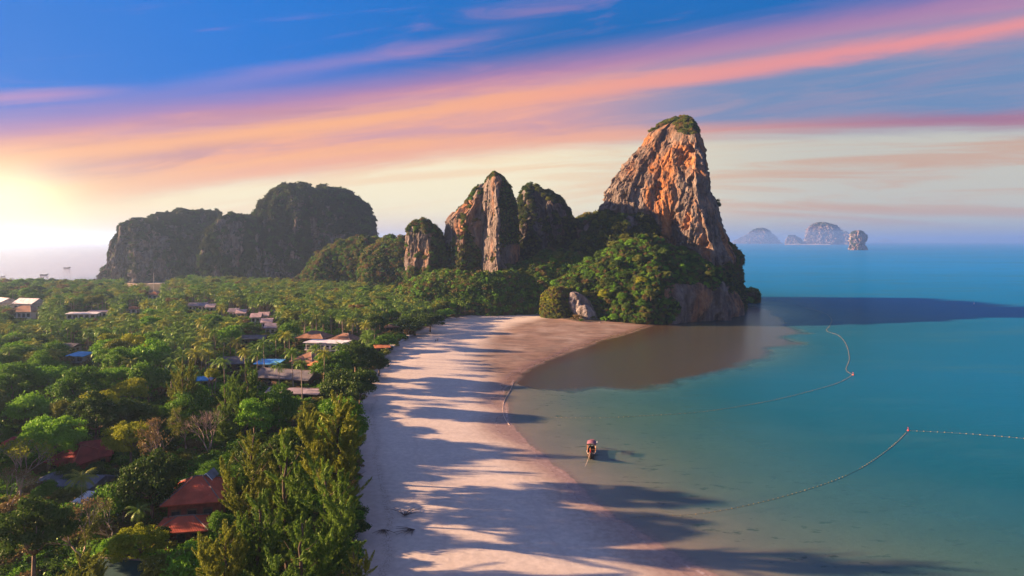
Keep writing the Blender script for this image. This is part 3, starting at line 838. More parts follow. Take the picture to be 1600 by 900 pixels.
        for k in range(4): np.add.at(Nn, Fq_[:, k], fn)
        Nn[top] = (0, 0, 1); Nn /= np.linalg.norm(Nn, axis=1)[:, None] + 1e-9
        px, py = proj(P_[:, 0], P_[:, 1], P_[:, 2])
        nz_ = fbm(P_ / np.array([16, 16, 24]) + 71, 4)
        g = sstep(Nn[:, 2] + nz_ * 0.75, 0.30, 0.62)
        f_ = p.get('veg', vegfn)
        if f_ is not None: g = np.clip(f_(g, P_, Nn, px, py, nz_, np.r_[np.repeat(tt, na), 1]), 0, 1)
        Vs.append(P_); Fs.append(Fq_ + off); Fs.append(Ft + off); Ns.append(Nn); Gs.append(g); off += len(P_)
    V = np.concatenate(Vs); N_ = np.concatenate(Ns); G = np.concatenate(Gs)
    q4 = np.concatenate([f for f in Fs if f.shape[1] == 4]); q3 = np.concatenate([f for f in Fs if f.shape[1] == 3])
    o = link(name, mesh_np(name, V, [q4, q3], False, material, dict(veg=G)), kind=kind, label=label)
    ar = np.linalg.norm(np.cross(V[q4[:, 2]] - V[q4[:, 0]], V[q4[:, 3]] - V[q4[:, 1]]), axis=1) / 2
    return dict(o=o, V=V, N=N_, G=G, Q=q4, A=ar)


def sample(cl, n, thr=0.45, front=True, seed=1, extra=None):
    rng = np.random.default_rng(seed); g = cl['G'][cl['Q']].mean(1); nn = cl['N'][cl['Q'][:, 0]]; c = cl['V'][cl['Q']].mean(1)
    wgt = cl['A'] * sstep(g, thr - .1, thr + .2)
    if front: wgt = wgt * (nn[:, 1] < 0.45)
    wgt = wgt * (c[:, 2] > 1.0)
    if extra is not None: wgt = wgt * extra(c, nn)
    k = rng.choice(len(c), n, p=wgt / wgt.sum()); f = cl['Q'][k]
    b = rng.dirichlet((1, 1, 1, 1), n)
    return (cl['V'][f] * b[:, :, None]).sum(1), nn[k]


ROCK = rockmat('limestone', 0.8, base=(0.17, 0.15, 0.14))
ROCKW = rockmat('limestone_warm', 1.1, base=(0.17, 0.145, 0.125), lighten=1.0)
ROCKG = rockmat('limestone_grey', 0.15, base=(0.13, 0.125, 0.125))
HILL = rockmat('wooded_rock', 0.3, base=(0.15, 0.13, 0.11))

allveg = lambda g, P, N, px, py, nz, t: np.ones_like(g)


def veg_tall(g, P, N, px, py, nz, t):
    g = g * 0.25
    g = np.maximum(g, sstep(-py + nz * 26, -208, -197))                                   # wooded summit
    edge = sstep(-(py - (205 + (1010 - px) * 1.15)), -16 + 0, 4) * (px < 1000)            # left shoulder scrub
    g = np.maximum(g, edge * sstep(nz, -0.15, 0.15) * 0.9)
    g = np.maximum(g, sstep(py + nz * 30, 405, 425))
    g = np.maximum(g, sstep(px + nz * 14 - (1100 + (py - 230) * 0.28), 0, 6) * 0.9 * (py > 225))
    return g


tall = cliff('limestone_tower', 'tall limestone tower glowing orange above the bay, its summit wooded', [
    dict(profile=[(188, 1054, 1062), (191, 1042, 1073), (197, 1029, 1082), (208, 1014, 1091), (222, 1005, 1097), (240, 991, 1101), (256, 977, 1104), (272, 963, 1107), (290, 951, 1111),
                  (310, 943, 1116), (330, 939, 1121), (350, 940, 1128), (370, 938, 1136), (388, 936, 1148), (402, 934, 1158), (420, 930, 1161), (450, 925, 1163), (480, 920, 1162), (490, 920, 1160)],
         d=466, depth=44, dpow=.55, sec=[(-1, .15), (-.62, -.42), (-.52, -.36), (.42, -1.05), (.60, -.95), (1, -.05), (.8, .8), (-.6, .8)], seed=2.0, NZ=300, NA=620, round=5, amp=.86)],
    ROCKW, veg_tall)


def veg_mid(g, P, N, px, py, nz, t):
    g = g * sstep(nz, -.15, .15) * 0.8
    dark = sstep(px + nz * 14 - (776 + (py - 272) * 0.02), 0, 8) * sstep(-py, -405, -360)     # right face of the horn is wooded
    g = np.maximum(g, dark * 0.95)
    g = np.maximum(g, sstep(-py + nz * 44, -292, -276) * 0.7)
    low_ = sstep(py + nz * 60 + (px < 752) * 32, 405, 425) * (px < 757)
    return np.maximum(g, low_)


mid_rock = cliff('limestone_ridge', 'jagged limestone horn with a sunlit strip beside ivy-covered shoulders', [
    dict(profile=[(272, 768, 776), (275, 762, 783), (283, 757, 791), (292, 753, 797), (305, 750, 801), (322, 748, 805), (340, 746, 808), (380, 742, 811), (430, 740, 812), (480, 740, 812)],
         d=470, depth=38, dpow=.4, sec=[(-1, .3), (-.1, -.78), (.08, -1), (.5, -.62), (1, .05), (.6, .8), (-.6, .8)], seed=5, NZ=200, NA=300, round=3, amp=.62),
    dict(profile=[(289, 748, 754), (298, 738, 764), (310, 730, 770), (320, 722, 772), (330, 712, 774), (345, 698, 775), (375, 694, 775), (430, 690, 775), (480, 688, 775)],
         d=490, depth=34, dpow=.5, bump=2, sec=[(-1, .1), (-.7, -.5), (-.2, -.85), (.6, -.75), (1, -.1), (.6, .8), (-.6, .8)], seed=7, NZ=170, NA=300, amp=.8),
    dict(profile=[(343, 652, 660), (348, 646, 668), (356, 640, 682), (366, 637, 690), (380, 636, 696), (430, 634, 700), (475, 632, 700)],
         d=486, depth=20, sec=[(-1, .1), (-.75, -.5), (.3, -1), (1, -.2), (.6, .8), (-.6, .8)], seed=9, NZ=120, NA=220, amp=.75, bump=2, veg=lambda g, P, N, px, py, nz, t: np.maximum(g * .7, np.maximum(sstep(px + nz * 30, 672, 682), sstep(py + nz * 30, 415, 425))))],
    ROCK, veg_mid)


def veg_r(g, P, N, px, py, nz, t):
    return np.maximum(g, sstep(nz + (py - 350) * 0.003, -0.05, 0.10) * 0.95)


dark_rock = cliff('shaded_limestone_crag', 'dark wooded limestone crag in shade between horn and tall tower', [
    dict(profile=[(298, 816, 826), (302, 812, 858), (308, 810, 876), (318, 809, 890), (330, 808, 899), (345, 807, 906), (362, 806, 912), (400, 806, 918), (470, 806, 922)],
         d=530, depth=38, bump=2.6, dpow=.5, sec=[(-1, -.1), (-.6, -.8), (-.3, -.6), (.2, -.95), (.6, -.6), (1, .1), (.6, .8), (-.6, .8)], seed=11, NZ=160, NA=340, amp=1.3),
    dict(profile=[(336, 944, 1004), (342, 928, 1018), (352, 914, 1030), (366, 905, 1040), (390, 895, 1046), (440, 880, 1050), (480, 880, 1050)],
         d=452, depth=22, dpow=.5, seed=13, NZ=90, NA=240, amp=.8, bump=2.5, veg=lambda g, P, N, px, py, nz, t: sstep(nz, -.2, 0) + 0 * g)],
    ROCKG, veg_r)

slope = cliff('wooded_hill', 'green wooded slope at the foot of the tall tower', [
    dict(profile=[(378, 985, 1020), (386, 962, 1052), (398, 934, 1078), (410, 905, 1105), (425, 880, 1130), (440, 862, 1146), (462, 848, 1158), (482, 842, 1163), (492, 840, 1163)],
         d=428, depth=44, dpow=.75, seed=15, NZ=110, NA=340, soft=1, amp=1.1, bump=3,
         veg=lambda g, P, N, px, py, nz, t: 1 - sstep(px + nz * 60 - 1035, 0, 20) * sstep(py - nz * 30, 436, 452) * .95),
    dict(profile=[(396, 868, 930), (408, 830, 950), (422, 790, 960), (440, 740, 980), (462, 700, 990), (478, 690, 990)], d=452, depth=30, seed=18, NZ=50, NA=220, soft=1, amp=.8, bump=3, veg=allveg),
    dict(profile=[(432, 690, 830), (440, 660, 870), (452, 630, 900), (475, 610, 930)], d=442, depth=26, seed=17, NZ=40, NA=200, soft=1, amp=.4, veg=allveg),
    dict(profile=[(457, 1168, 1174), (461, 1164, 1178), (468, 1163, 1179), (474, 1162, 1178)], d=520, depth=6, seed=3, NZ=20, NA=60, amp=.15),
], rockmat('shore_limestone', 0.75, base=(0.17, 0.14, 0.12)), allveg)


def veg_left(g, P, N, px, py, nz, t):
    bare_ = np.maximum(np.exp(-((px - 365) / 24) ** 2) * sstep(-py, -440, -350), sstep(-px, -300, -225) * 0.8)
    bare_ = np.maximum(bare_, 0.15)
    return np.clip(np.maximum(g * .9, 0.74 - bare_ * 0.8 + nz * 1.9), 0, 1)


SECJ = [(-1, .3), (-.75, -.45), (-.5, -.4), (-.3, -.85), (-.05, -.6), (.2, -.95), (.5, -.6), (.75, -.8), (1, .1), (.6, .8), (-.6, .8)]
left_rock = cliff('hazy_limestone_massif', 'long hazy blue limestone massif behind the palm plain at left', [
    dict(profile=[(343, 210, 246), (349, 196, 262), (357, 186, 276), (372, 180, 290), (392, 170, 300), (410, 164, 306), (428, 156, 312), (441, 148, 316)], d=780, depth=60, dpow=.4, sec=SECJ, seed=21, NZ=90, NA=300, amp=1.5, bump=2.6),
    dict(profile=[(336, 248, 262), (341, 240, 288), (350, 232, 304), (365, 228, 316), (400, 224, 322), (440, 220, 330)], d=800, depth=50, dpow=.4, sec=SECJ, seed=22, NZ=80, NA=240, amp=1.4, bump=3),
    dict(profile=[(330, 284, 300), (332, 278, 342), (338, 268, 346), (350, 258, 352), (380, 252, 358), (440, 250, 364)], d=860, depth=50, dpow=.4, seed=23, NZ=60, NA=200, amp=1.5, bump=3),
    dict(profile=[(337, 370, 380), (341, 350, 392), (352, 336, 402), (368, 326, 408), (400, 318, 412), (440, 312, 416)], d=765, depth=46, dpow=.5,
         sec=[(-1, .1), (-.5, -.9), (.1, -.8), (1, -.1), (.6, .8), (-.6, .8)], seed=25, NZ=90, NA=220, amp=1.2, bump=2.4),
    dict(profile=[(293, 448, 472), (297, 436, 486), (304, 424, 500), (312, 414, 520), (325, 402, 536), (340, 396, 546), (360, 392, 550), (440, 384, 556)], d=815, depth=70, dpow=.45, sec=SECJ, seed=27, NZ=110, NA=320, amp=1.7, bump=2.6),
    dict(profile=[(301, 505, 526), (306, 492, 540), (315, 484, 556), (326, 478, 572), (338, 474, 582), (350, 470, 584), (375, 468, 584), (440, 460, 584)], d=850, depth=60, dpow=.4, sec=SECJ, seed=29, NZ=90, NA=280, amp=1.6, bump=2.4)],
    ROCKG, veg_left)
ridge = cliff('wooded_ridge', 'low brown and green wooded ridge between the massif and the horn', [
    dict(profile=[(372, 556, 574), (376, 540, 600), (384, 520, 625), (394, 500, 650), (410, 485, 680), (430, 470, 720), (450, 460, 740)], d=610, depth=36, dpow=.6, seed=31, NZ=60, NA=260, soft=1, amp=1.0, bump=3),
    dict(profile=[(377, 612, 640), (384, 590, 660), (396, 575, 690), (430, 560, 740)], d=580, depth=26, dpow=.6, seed=32, NZ=50, NA=200, soft=1, amp=.8, bump=3),
    dict(profile=[(340, 922, 932), (350, 905, 950), (370, 880, 980), (400, 870, 1000)], d=562, depth=18, seed=33, NZ=40, NA=110, amp=.8)],
    HILL, allveg)

shore_rock = cliff('shore_boulder', 'grey split boulder on the sand below the wooded slope', [
    dict(profile=[(457, 888, 902), (462, 884, 914), (470, 882, 922), (480, 884, 928), (492, 890, 934), (503, 892, 936)], d=401, depth=9, dpow=.5, sec=[(-1, .2), (-.6, -.7), (.1, -.9), (.2, -.6), (.8, -.7), (1, .1), (.5, .8), (-.6, .8)], seed=41, NZ=70, NA=150, amp=.32, round=3),
    dict(profile=[(478, 905, 922), (486, 900, 932), (500, 902, 936), (505, 902, 937)], d=394, depth=5, seed=43, NZ=40, NA=100, amp=.22)],
    rockmat('boulder_limestone', 0.2, base=(0.25, 0.235, 0.23)), lambda g, P, N, px, py, nz, t: g * 0.3)
mound = cliff('shore_mound', 'low rocky mound under autumn-coloured scrub at the head of the beach', [
    dict(profile=[(452, 862, 882), (462, 853, 892), (478, 848, 900), (498, 846, 905), (503, 846, 905)], d=405, depth=9, seed=45, NZ=30, NA=90, soft=1, amp=.25)],
    HILL, allveg)

# islands far out at sea
ISL = rockmat('island_limestone', 0.55, base=(0.30, 0.27, 0.25))


def vi(g, P, N, px, py, nz, t): return np.clip(0.35 + nz * 1.6 + (t > .75) * .4, 0, 1)


for nm, lb, parts in [
    ('island', 'small limestone stack island standing nearest, right of the larger islands', [
        dict(profile=[(360, 1336, 1346), (362, 1330, 1350), (367, 1328, 1354), (373, 1327, 1354), (379, 1327, 1352), (381, 1328, 1351)], d=3500, depth=34, seed=51, NZ=50, NA=120, amp=2.6, zb=0),
        dict(profile=[(380, 1330, 1350), (384, 1326, 1353), (388, 1325, 1355), (390.3, 1326, 1355)], d=3380, depth=36, seed=53, NZ=24, NA=110, amp=2.2, zb=-2)]),
    ('island', 'largest far island with pale cliffs, centre of the far group', [
        dict(profile=[(347, 1279, 1288), (349, 1272, 1296), (352, 1268, 1306), (358, 1262, 1313), (366, 1261, 1316), (376, 1258, 1318), (382.2, 1250, 1320)], d=8200, depth=240, seed=55, NZ=60, NA=150, amp=7, zb=-2),
        dict(profile=[(361, 1316, 1322), (366, 1310, 1328), (376, 1306, 1331), (382, 1304, 1332)], d=8500, depth=120, seed=57, NZ=30, NA=80, amp=6, zb=-2),
        dict(profile=[(367, 1232, 1242), (372, 1229, 1249), (378, 1228, 1256), (382.4, 1226, 1262)], d=8000, depth=90, seed=59, NZ=30, NA=80, amp=5, zb=-2)]),
    ('island', 'pale blue hill-shaped island, leftmost of the far group beside the tower', [
        dict(profile=[(356, 1184, 1194), (359, 1176, 1200), (364, 1170, 1206), (370, 1160, 1212), (376, 1148, 1218), (380.8, 1144, 1222)], d=10500, depth=260, seed=61, NZ=40, NA=120, amp=8, zb=-2)]),
    ('island', 'faint tiny islet on the horizon at far right of the group', [
        dict(profile=[(372, 1381, 1384), (374, 1378, 1388), (376, 1374, 1392), (377.5, 1372, 1394)], d=22000, depth=200, seed=63, NZ=14, NA=50, amp=6, zb=-2)])]:
    cliff(nm, lb, parts, ISL, vi)
sb = MB()
for k in range(18):
    x0 = 1226 + k * 4; sb.add([((x0 - 800) / F * 7700, 7700, .4), ((x0 + 4.2 - 800) / F * 7700, 7700, .4), ((x0 + 4.2 - 800) / F * 7850, 7850, 6), ((x0 - 800) / F * 7850, 7850, 6)], [(0, 1, 2, 3)])
sb.build('island_beach', plain('pale_sand', (0.62, 0.52, 0.42)), None, kind='structure')

SB = lambda ks: [SMALLB[k][i][0] for k in ks for i in (0, 1)]


def scrub(name, cl, n, size, ks, label, seed=1, thr=.45, extra=None, flat=(.9, 1.0)):
    p, nn = sample(cl, n, thr, True, seed, extra); rng = np.random.default_rng(seed)
    s = size[0] + (size[1] - size[0]) * rng.random(n) ** 2
    p = p + nn * (s * 0.15)[:, None]
    return stuff_cloud(name, p, np.c_[s, s, s * (flat[0] + .4 * rng.random(n))], SB(ks), label, 0.4)


scrub('tower_scrub', tall, 2200, (0.8, 2.2), ('brown', 'olive', 'dark', 'olive'), 'dark scrub on the summit and edges of the tall tower', 1)
scrub('horn_ivy', mid_rock, 4200, (0.8, 2.5), ('deep', 'mid', 'olive', 'brown', 'dark'), 'green creepers and scrub on the horn', 2)
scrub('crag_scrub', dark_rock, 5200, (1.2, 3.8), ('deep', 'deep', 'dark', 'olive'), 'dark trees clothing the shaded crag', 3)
scrub('slope_scrub', slope, 6500, (1.6, 5.0), ('dark', 'mid', 'dark', 'mid', 'bright', 'olive', 'brown'), 'mixed woodland on the slope below the tower', 4)
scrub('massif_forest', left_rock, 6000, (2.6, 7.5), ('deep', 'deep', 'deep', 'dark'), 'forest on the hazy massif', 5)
scrub('ridge_forest', ridge, 4200, (2.0, 6.5), ('olive', 'brown', 'mid', 'dark'), 'brown and green trees on the low ridge', 6)
scrub('mound_scrub', mound, 260, (1.0, 2.4), ('yellow', 'brown', 'olive'), 'yellow and brown scrub on the shore mound', 7)

# ------------------------------------------------------------------ buildings
WALLW = plain('white_render', (0.62, 0.58, 0.54), 0.8, 0.12, 0.6)
WALLB = plain('brown_timber', (0.13, 0.075, 0.045), 0.8, 0.3, 2)
WALLR = plain('red_timber', (0.22, 0.055, 0.035), 0.8, 0.3, 2)
DARK = plain('dark_glass', (0.02, 0.025, 0.03), 0.15, 0.2, 2, 0.5)
CONC = plain('concrete', (0.42, 0.40, 0.38), 0.9, 0.2, 0.8)
WHITEP = plain('white_paint', (0.78, 0.77, 0.75), 0.6, 0.08, 1)
RO = {
    'red': roofmat('red_roof', (0.42, 0.085, 0.045), 4, (0.42, 0.26, 0.20), .22), 'darkred': roofmat('dark_red_roof', (0.24, 0.030, 0.030), 4, (0.30, 0.10, 0.09), .15),
    'grey': roofmat('grey_roof', (0.13, 0.15, 0.19), 4, (.3, .32, .36)), 'blue': roofmat('blue_roof', (0.10, 0.42, 0.78), 3, (0.75, 0.85, 0.9), .35),
    'brown': roofmat('brown_roof', (0.25, 0.135, 0.085), 4, (0.38, 0.26, 0.2)), 'orange': roofmat('orange_roof', (0.52, 0.19, 0.08), 4),
    'white': roofmat('white_roof', (0.72, 0.70, 0.68), 2, (.5, .5, .5)), 'pink': roofmat('pinkish_roof', (0.55, 0.40, 0.36), 3, (.6, .5, .45)),
    'teal': roofmat('teal_roof', (0.010, 0.050, 0.044), 5, (0.014, 0.06, 0.05), .1), 'slate': roofmat('slate_roof', (0.13, 0.125, 0.14), 3, (.25, .23, .24)),
    'lilac': roofmat('lilac_grey_roof', (0.30, 0.25, 0.27), 3, (.4, .34, .34)),
}
BUILD = []     # (px0, px1, py0, py1, distance, base x, y, radius) kept clear of trees


def roof_mesh(W, D, z0, rise, kind, over=0.9, th=0.18, ridge=0.4):
    a, b = W / 2 + over, D / 2 + over; m = MB()
    zt = z0 + rise
    if kind == 'gable':
        v = [(-a, -b, z0), (a, -b, z0), (a, b, z0), (-a, b, z0), (-a, 0, zt), (a, 0, zt)]
        fs = [(0, 1, 5, 4), (2, 3, 4, 5), (1, 2, 5), (3, 0, 4)]
    elif kind == 'hip':
        rl = max(a - b, a * ridge * .3)
        v = [(-a, -b, z0), (a, -b, z0), (a, b, z0), (-a, b, z0), (-rl, 0, zt), (rl, 0, zt)]
        fs = [(0, 1, 5, 4), (2, 3, 4, 5), (1, 2, 5), (3, 0, 4)]
    elif kind == 'shed':
        v = [(-a, -b, z0), (a, -b, z0), (a, b, zt), (-a, b, zt)]; fs = [(0, 1, 2, 3)]
    else:
        v = [(-a, -b, z0), (a, -b, z0), (a, b, z0 + .02), (-a, b, z0 + .02)]; fs = [(0, 1, 2, 3)]
    n = len(v); m.add(v + [(x, y, z - th) for x, y, z in v], fs + [tuple(i + n for i in reversed(f)) for f in fs] + [(0, n, n + 1, 1), (1, n + 1, n + 2, 2), (2, n + 2, n + 3, 3), (3, n + 3, n, 0)])
    return m, v


def house(label, px, py, W, D, rz, hgt=3.0, rise=1.8, roof='red', kind='hip', wall=None, name='bungalow', floor=0.0, group=None, ridgecap=None, windows=3, cat='building', clear=True, z0=2.2, prot=(0, 0)):
    """py is the photo row of the roof's middle"""
    wall = wall or WALLB
    if ridgecap is None and W > 6: ridgecap = plain('ridge_tile', (0.20, 0.16, 0.15))
    zr = z0 + hgt + rise * .45
    x, y, _ = gpt(px, py, zr)
    t = thing(name, label, cat, (x, y, z0), R(rz), group)
    m = MB(); m.box((0, 0, hgt / 2), (W, D, hgt)); m.build('wall', wall, t)
    rm, v = roof_mesh(W, D, hgt + .02, rise, kind); ro = rm.build('roof', RO[roof], t)
    if ridgecap and kind in ('hip', 'gable'):
        for i, j in ((4, 5), (0, 4), (3, 4), (1, 5), (2, 5)):
            if kind == 'gable' and (i, j) != (4, 5): continue
            c = MB(); c.tube([Vector(v[i]) + Vector((0, 0, .05)), Vector(v[j]) + Vector((0, 0, .05))], 0.11, 4); c.build('ridge_cap', ridgecap, ro)
    for k in range(windows):
        xx = -W / 2 + (k + .5) * W / windows
        f = MB(); f.box((xx, -D / 2 - .03, hgt * .55), (W / windows * .62, .1, hgt * .5)); fo = f.build('window', WALLB if wall is not WALLB else DARK, t)
        g = MB(); g.box((xx, -D / 2 - .09, hgt * .55), (W / windows * .5, .04, hgt * .4)); g.build('pane', DARK, fo)
    d = MB(); d.box((W / 2 + .04, 0, hgt * .36), (.08, 1.0, hgt * .7)); d.build('door', WALLB if wall is not WALLB else WALLR, t)
    r = math.hypot(W, D) / 2
    if clear:
        dx = r * F / y * .80
        BUILD.append((px - dx - prot[0], px + dx + prot[0], py - 4, py + 7 + prot[1], y, x, y, r + 1.0))
    return t


# red-roofed resort house, foreground
hx = house('red corrugated-roof resort house with pale gabled vent on its ridge', 311, 757, 7.2, 8.5, 12, 5.6, 2.6, 'red', 'hip', WALLR, 'resort_house', ridgecap=plain('grey_ridge', (0.16, 0.12, 0.11)), prot=(2, 14), windows=3)
v = MB(); v.add([(-1.0, -1.3, 0), (1.0, -1.3, 0), (1.0, 1.3, 0), (-1.0, 1.3, 0), (0, -1.5, 1.1), (0, 1.5, 1.1)], [(0, 4, 5, 3), (1, 2, 5, 4), (0, 1, 4), (2, 3, 5)])
vo = v.build('roof_vent', RO['grey'], hx); vo.location = (1.3, 1.8, 7.35); vo.rotation_euler = (0, 0, R(-10))
for s in (-1, 1):
    b_ = MB(); b_.tube([(s * 1.05, -1.55, -.05), (0, -1.6, 1.15)], .07, 4); b_.build('barge_board', WHITEP, vo)
house('lower red porch roof in front of the foreground resort house', 290, 813, 6.6, 4.2, 10, 2.8, 1.3, 'red', 'hip', WALLR, 'porch', ridgecap=plain('grey_ridge', (0.16, 0.12, 0.11)), prot=(0, 10))
h2 = house('dark red double-gabled roof among trees beyond the grey roofs', 124, 706, 6.5, 7, -20, 3.2, 2.6, 'darkred', 'hip', WALLR, 'resort_house', ridgecap=plain('red_ridge', (0.30, 0.06, 0.05)), prot=(0, 6))
house('dark red gable roof beside the double-gabled one, at its upper right', 152, 697, 4.5, 7, 25, 3.4, 2.4, 'darkred', 'gable', WALLR, 'resort_house', prot=(0, 4))
house('dark red roof just peeping out at the left edge of the wood', 24, 690, 6, 5, 5, 3.0, 2.0, 'darkred', 'hip', WALLR, prot=(0, 6))
house('blue-grey pyramid roof behind the thin bare tree', 90, 745, 5.6, 5, 25, 1.7, 1.9, 'grey', 'hip', CONC, prot=(0, 6))
house('blue-grey gable roof beside the small leaning palm', 147, 747, 3.6, 5, -15, 1.7, 1.3, 'grey', 'gable', CONC, prot=(0, 5))
house('small pale shed roof among dry branches', 138, 777, 1.9, 1.6, -10, 2.2, .7, 'white', 'shed', CONC, 'shed', windows=1, prot=(0, 2))
house('teal green roof at the bottom edge of the photo', 205, 884, 7.6, 4.4, -7, 3.0, 1.4, 'teal', 'gable', CONC, prot=(4, 12))
# pavilion group behind the beach trees
house('bright blue roof of the pool pavilion', 421, 565, 7.5, 4.5, -6, 3.4, .7, 'blue', 'shed', WALLW, 'pavilion', prot=(4, 4))
house('long slate roof just in front of the bright blue roof', 450, 583, 19, 6.5, -16, 3.0, 2.2, 'slate', 'gable', WALLB, prot=(0, 2))
house('lilac-grey low roof behind the casuarina tops', 462, 609, 15, 3.8, -8, 2.8, 1.0, 'lilac', 'gable', WALLB, prot=(0, 3))
house('brown hip roof below the white balcony building', 484, 557, 9, 8, -24, 3.2, 2.8, 'brown', 'hip', WALLB)
house('small orange roof beside the brown hip roof', 497, 566, 4, 4, -20, 3.0, 1.5, 'orange', 'hip', WALLB)
house('broad brown roof behind the left end of the white building', 492, 522, 12, 8, -14, 4.2, 2.6, 'brown', 'hip', WALLB, prot=(0, 1))
house('brown roof behind the right end of the white building', 540, 526, 11, 8, -24, 4.2, 2.6, 'brown', 'hip', WALLB)
wb = house('white flat-roofed balcony building with dark glazing', 512, 533, 16, 7, -9, 5.8, .2, 'white', 'flat', WALLW, 'beach_building', windows=6, prot=(0, 14))
for k in range(8):
    p_ = MB(); p_.box((-7.6 + k * 2.17, -4.1, 2.9), (.22, .22, 5.8)); p_.build('column', WALLW, wb)
b_ = MB(); b_.box((0, -3.9, 2.75), (16.4, 1.2, .22)); b_.build('balcony', WALLW, wb)
b_ = MB(); b_.box((0, -4.45, 3.9), (16.4, .06, .08)); b_.box((0, -4.45, 3.4), (16.4, .04, .05)); b_.build('railing', WHITEP, wb)
house('small orange shed roof over the beach bar by the sand', 597, 541, 4.8, 3.0, 20, 2.5, .6, 'orange', 'shed', WALLB, 'beach_bar', windows=1)
house('tan thatch-coloured roof hidden in palms left of the far terrace', 612, 508, 6, 5, 10, 2.8, 1.4, 'brown', 'hip', WALLB)
# beach terrace walls
for lb, pts in (('long pale terrace wall edging the sand beside the palms', [(613, 545), (628, 534), (645, 524)]), ('short pale terrace wall at the far end of the beach', [(672, 509), (690, 503), (712, 499)])):
    t = thing('terrace_wall', lb, 'wall', gpt(pts[1][0], pts[1][1], 1.6)); o0 = Vector(t.location)
    m = MB(); top = MB()
    for a, b in zip(pts[:-1], pts[1:]):
        A = Vector(gpt(*a, 1.6)) - o0; B = Vector(gpt(*b, 1.6)) - o0; c = (A + B) / 2; L = (B - A).length; an = math.atan2(B.y - A.y, B.x - A.x)
        m.box((c.x, c.y, .25), (L, .5, 1.5), an)
        nrm = Vector((-math.sin(an), math.cos(an), 0)); cc = c + nrm * 1.9
        top.box((cc.x, cc.y, .98), (L + .2, 4.2, .12), an)
    m.build('wall_face', CONC, t); top.build('paving', plain('paving', (0.55, 0.50, 0.46), .85, .12, 2), t)
# row of pinkish villas in the palm grove, each its own roof
VILLAS = [(303, 475, 'lilac', 'leftmost pale villa roof of the far row'), (318, 475, 'lilac', 'second pale villa roof of the far row'), (330, 477, 'pink', 'third pale villa roof, right end of the far row'),
          (366, 484, 'lilac', 'half hidden pale villa roof between the two villa rows'), (378, 486, 'pink', 'pinkish villa roof at the left of the near row'), (401, 492, 'pink', 'pinkish villa roof in the middle of the near row'),
          (413, 490, 'pink', 'pinkish villa roof behind, right end of the near row'), (418, 500, 'pink', 'pinkish villa roof lowest of the near row'), (424, 508, 'lilac', 'greyish villa roof below the near row')]
for i, (px, py, rf, lb) in enumerate(VILLAS):
    house(lb, px, py, 4.6, 7.5, 12, 4.0, 1.9, rf, 'gable', WALLW, 'villa', group='pale villas in the palm grove', windows=2)
# left, hazy
house('big white warehouse-like roof at the left edge by the sea', 6, 469, 13, 12, -28, 6.5, 3, 'white', 'gable', WALLW, 'hotel_building', windows=4)
house('white gable roof behind the brick-red hip roof', 46, 470, 15, 9, -14, 7.0, 3, 'white', 'gable', WALLW, 'hotel_building', windows=4)
house('brick-red hip roof in front of the white gable roof', 40, 482, 15, 9, -6, 4.8, 3.2, 'brown', 'hip', WALLW, 'hotel_building', windows=5, prot=(0, 9))
house('long low white roof, left half, amid hazy trees', 130, 489, 17, 4, 2, 4.0, .6, 'white', 'shed', WALLW, 'long_building', windows=5)
house('long low white roof, right half, amid hazy trees', 155, 486, 11, 4, 2, 4.2, .6, 'pink', 'shed', WALLW, 'long_building', windows=4)
house('small bright blue striped roof in the left wood', 126, 553, 6.2, 4.2, -10, 3.0, .7, 'blue', 'shed', CONC, 'shed', windows=2, prot=(0, 3))
house('small grey roof above the blue striped roof', 112, 538, 6, 4, -12, 3.0, 1.0, 'slate', 'gable', CONC, 'shed', windows=2)
house('orange hut roof at the foot of the hazy massif', 241, 458, 7, 5, 0, 4.5, 2, 'orange', 'hip', WALLW, 'hut', windows=2)
house('tiny orange roof in the left palms', 208, 480, 6, 4, 0, 4.0, 1.4, 'orange', 'hip', WALLW, 'hut', windows=2)
house('pale blue roof by the gap left of the yellow-fronded palm', 321, 590, 3.0, 3.0, 15, 3.0, .9, 'blue', 'gable', CONC, 'shed', windows=1)
house('slate roof under the palms left of the blue pavilion', 360, 562, 11, 6, 10, 3.0, 2.0, 'slate', 'hip', WALLB, windows=3)
house('slate roof between palms, upper left of the blue pavilion', 398, 526, 10, 5, 0, 3.4, 1.2, 'slate', 'gable', WALLB, windows=3)
# pale open court with a pool far left
m = MB(); A = [gpt(262, 470, 2.3), gpt(300, 472, 2.3), gpt(300, 462, 2.3), gpt(262, 460, 2.3)]; m.add(A, [(0, 1, 2, 3)])
m.add([(x, y, z - .3) for x, y, z in A], [(3, 2, 1, 0)]); m.build('path', plain('pale_paving', (0.55, 0.50, 0.45)), None, kind='structure')
# slim lattice mast
x, y, _ = gpt(240, 462, 2); t = thing('radio_mast', 'slim grey lattice mast standing before the hazy massif', 'mast', (x, y, 2))
m = MB()
for a in range(3):
    an = a * 2.094; m.tube([(math.cos(an) * .5, math.sin(an) * .5, 0), (math.cos(an) * .2, math.sin(an) * .2, 20)], .05, 4)
m.build('leg', CONC, t); m = MB()
for k in range(14):
    z = k * 1.4; r0 = .5 - .3 * z / 20; r1 = .5 - .3 * (z + 1.4) / 20
    for a in range(3):
        m.tube([(math.cos(a * 2.094) * r0, math.sin(a * 2.094) * r0, z), (math.cos(a * 2.094 + 2.094) * r1, math.sin(a * 2.094 + 2.094) * r1, z + 1.4)], .035, 3)
m.build('bracing', CONC, t)

# ------------------------------------------------------------------ foreground trees, placed one by one
PLACED = []     # x, y, radius
OCC = []        # screen boxes of hand-placed crowns (px0, px1, ytop, ybottom, distance)


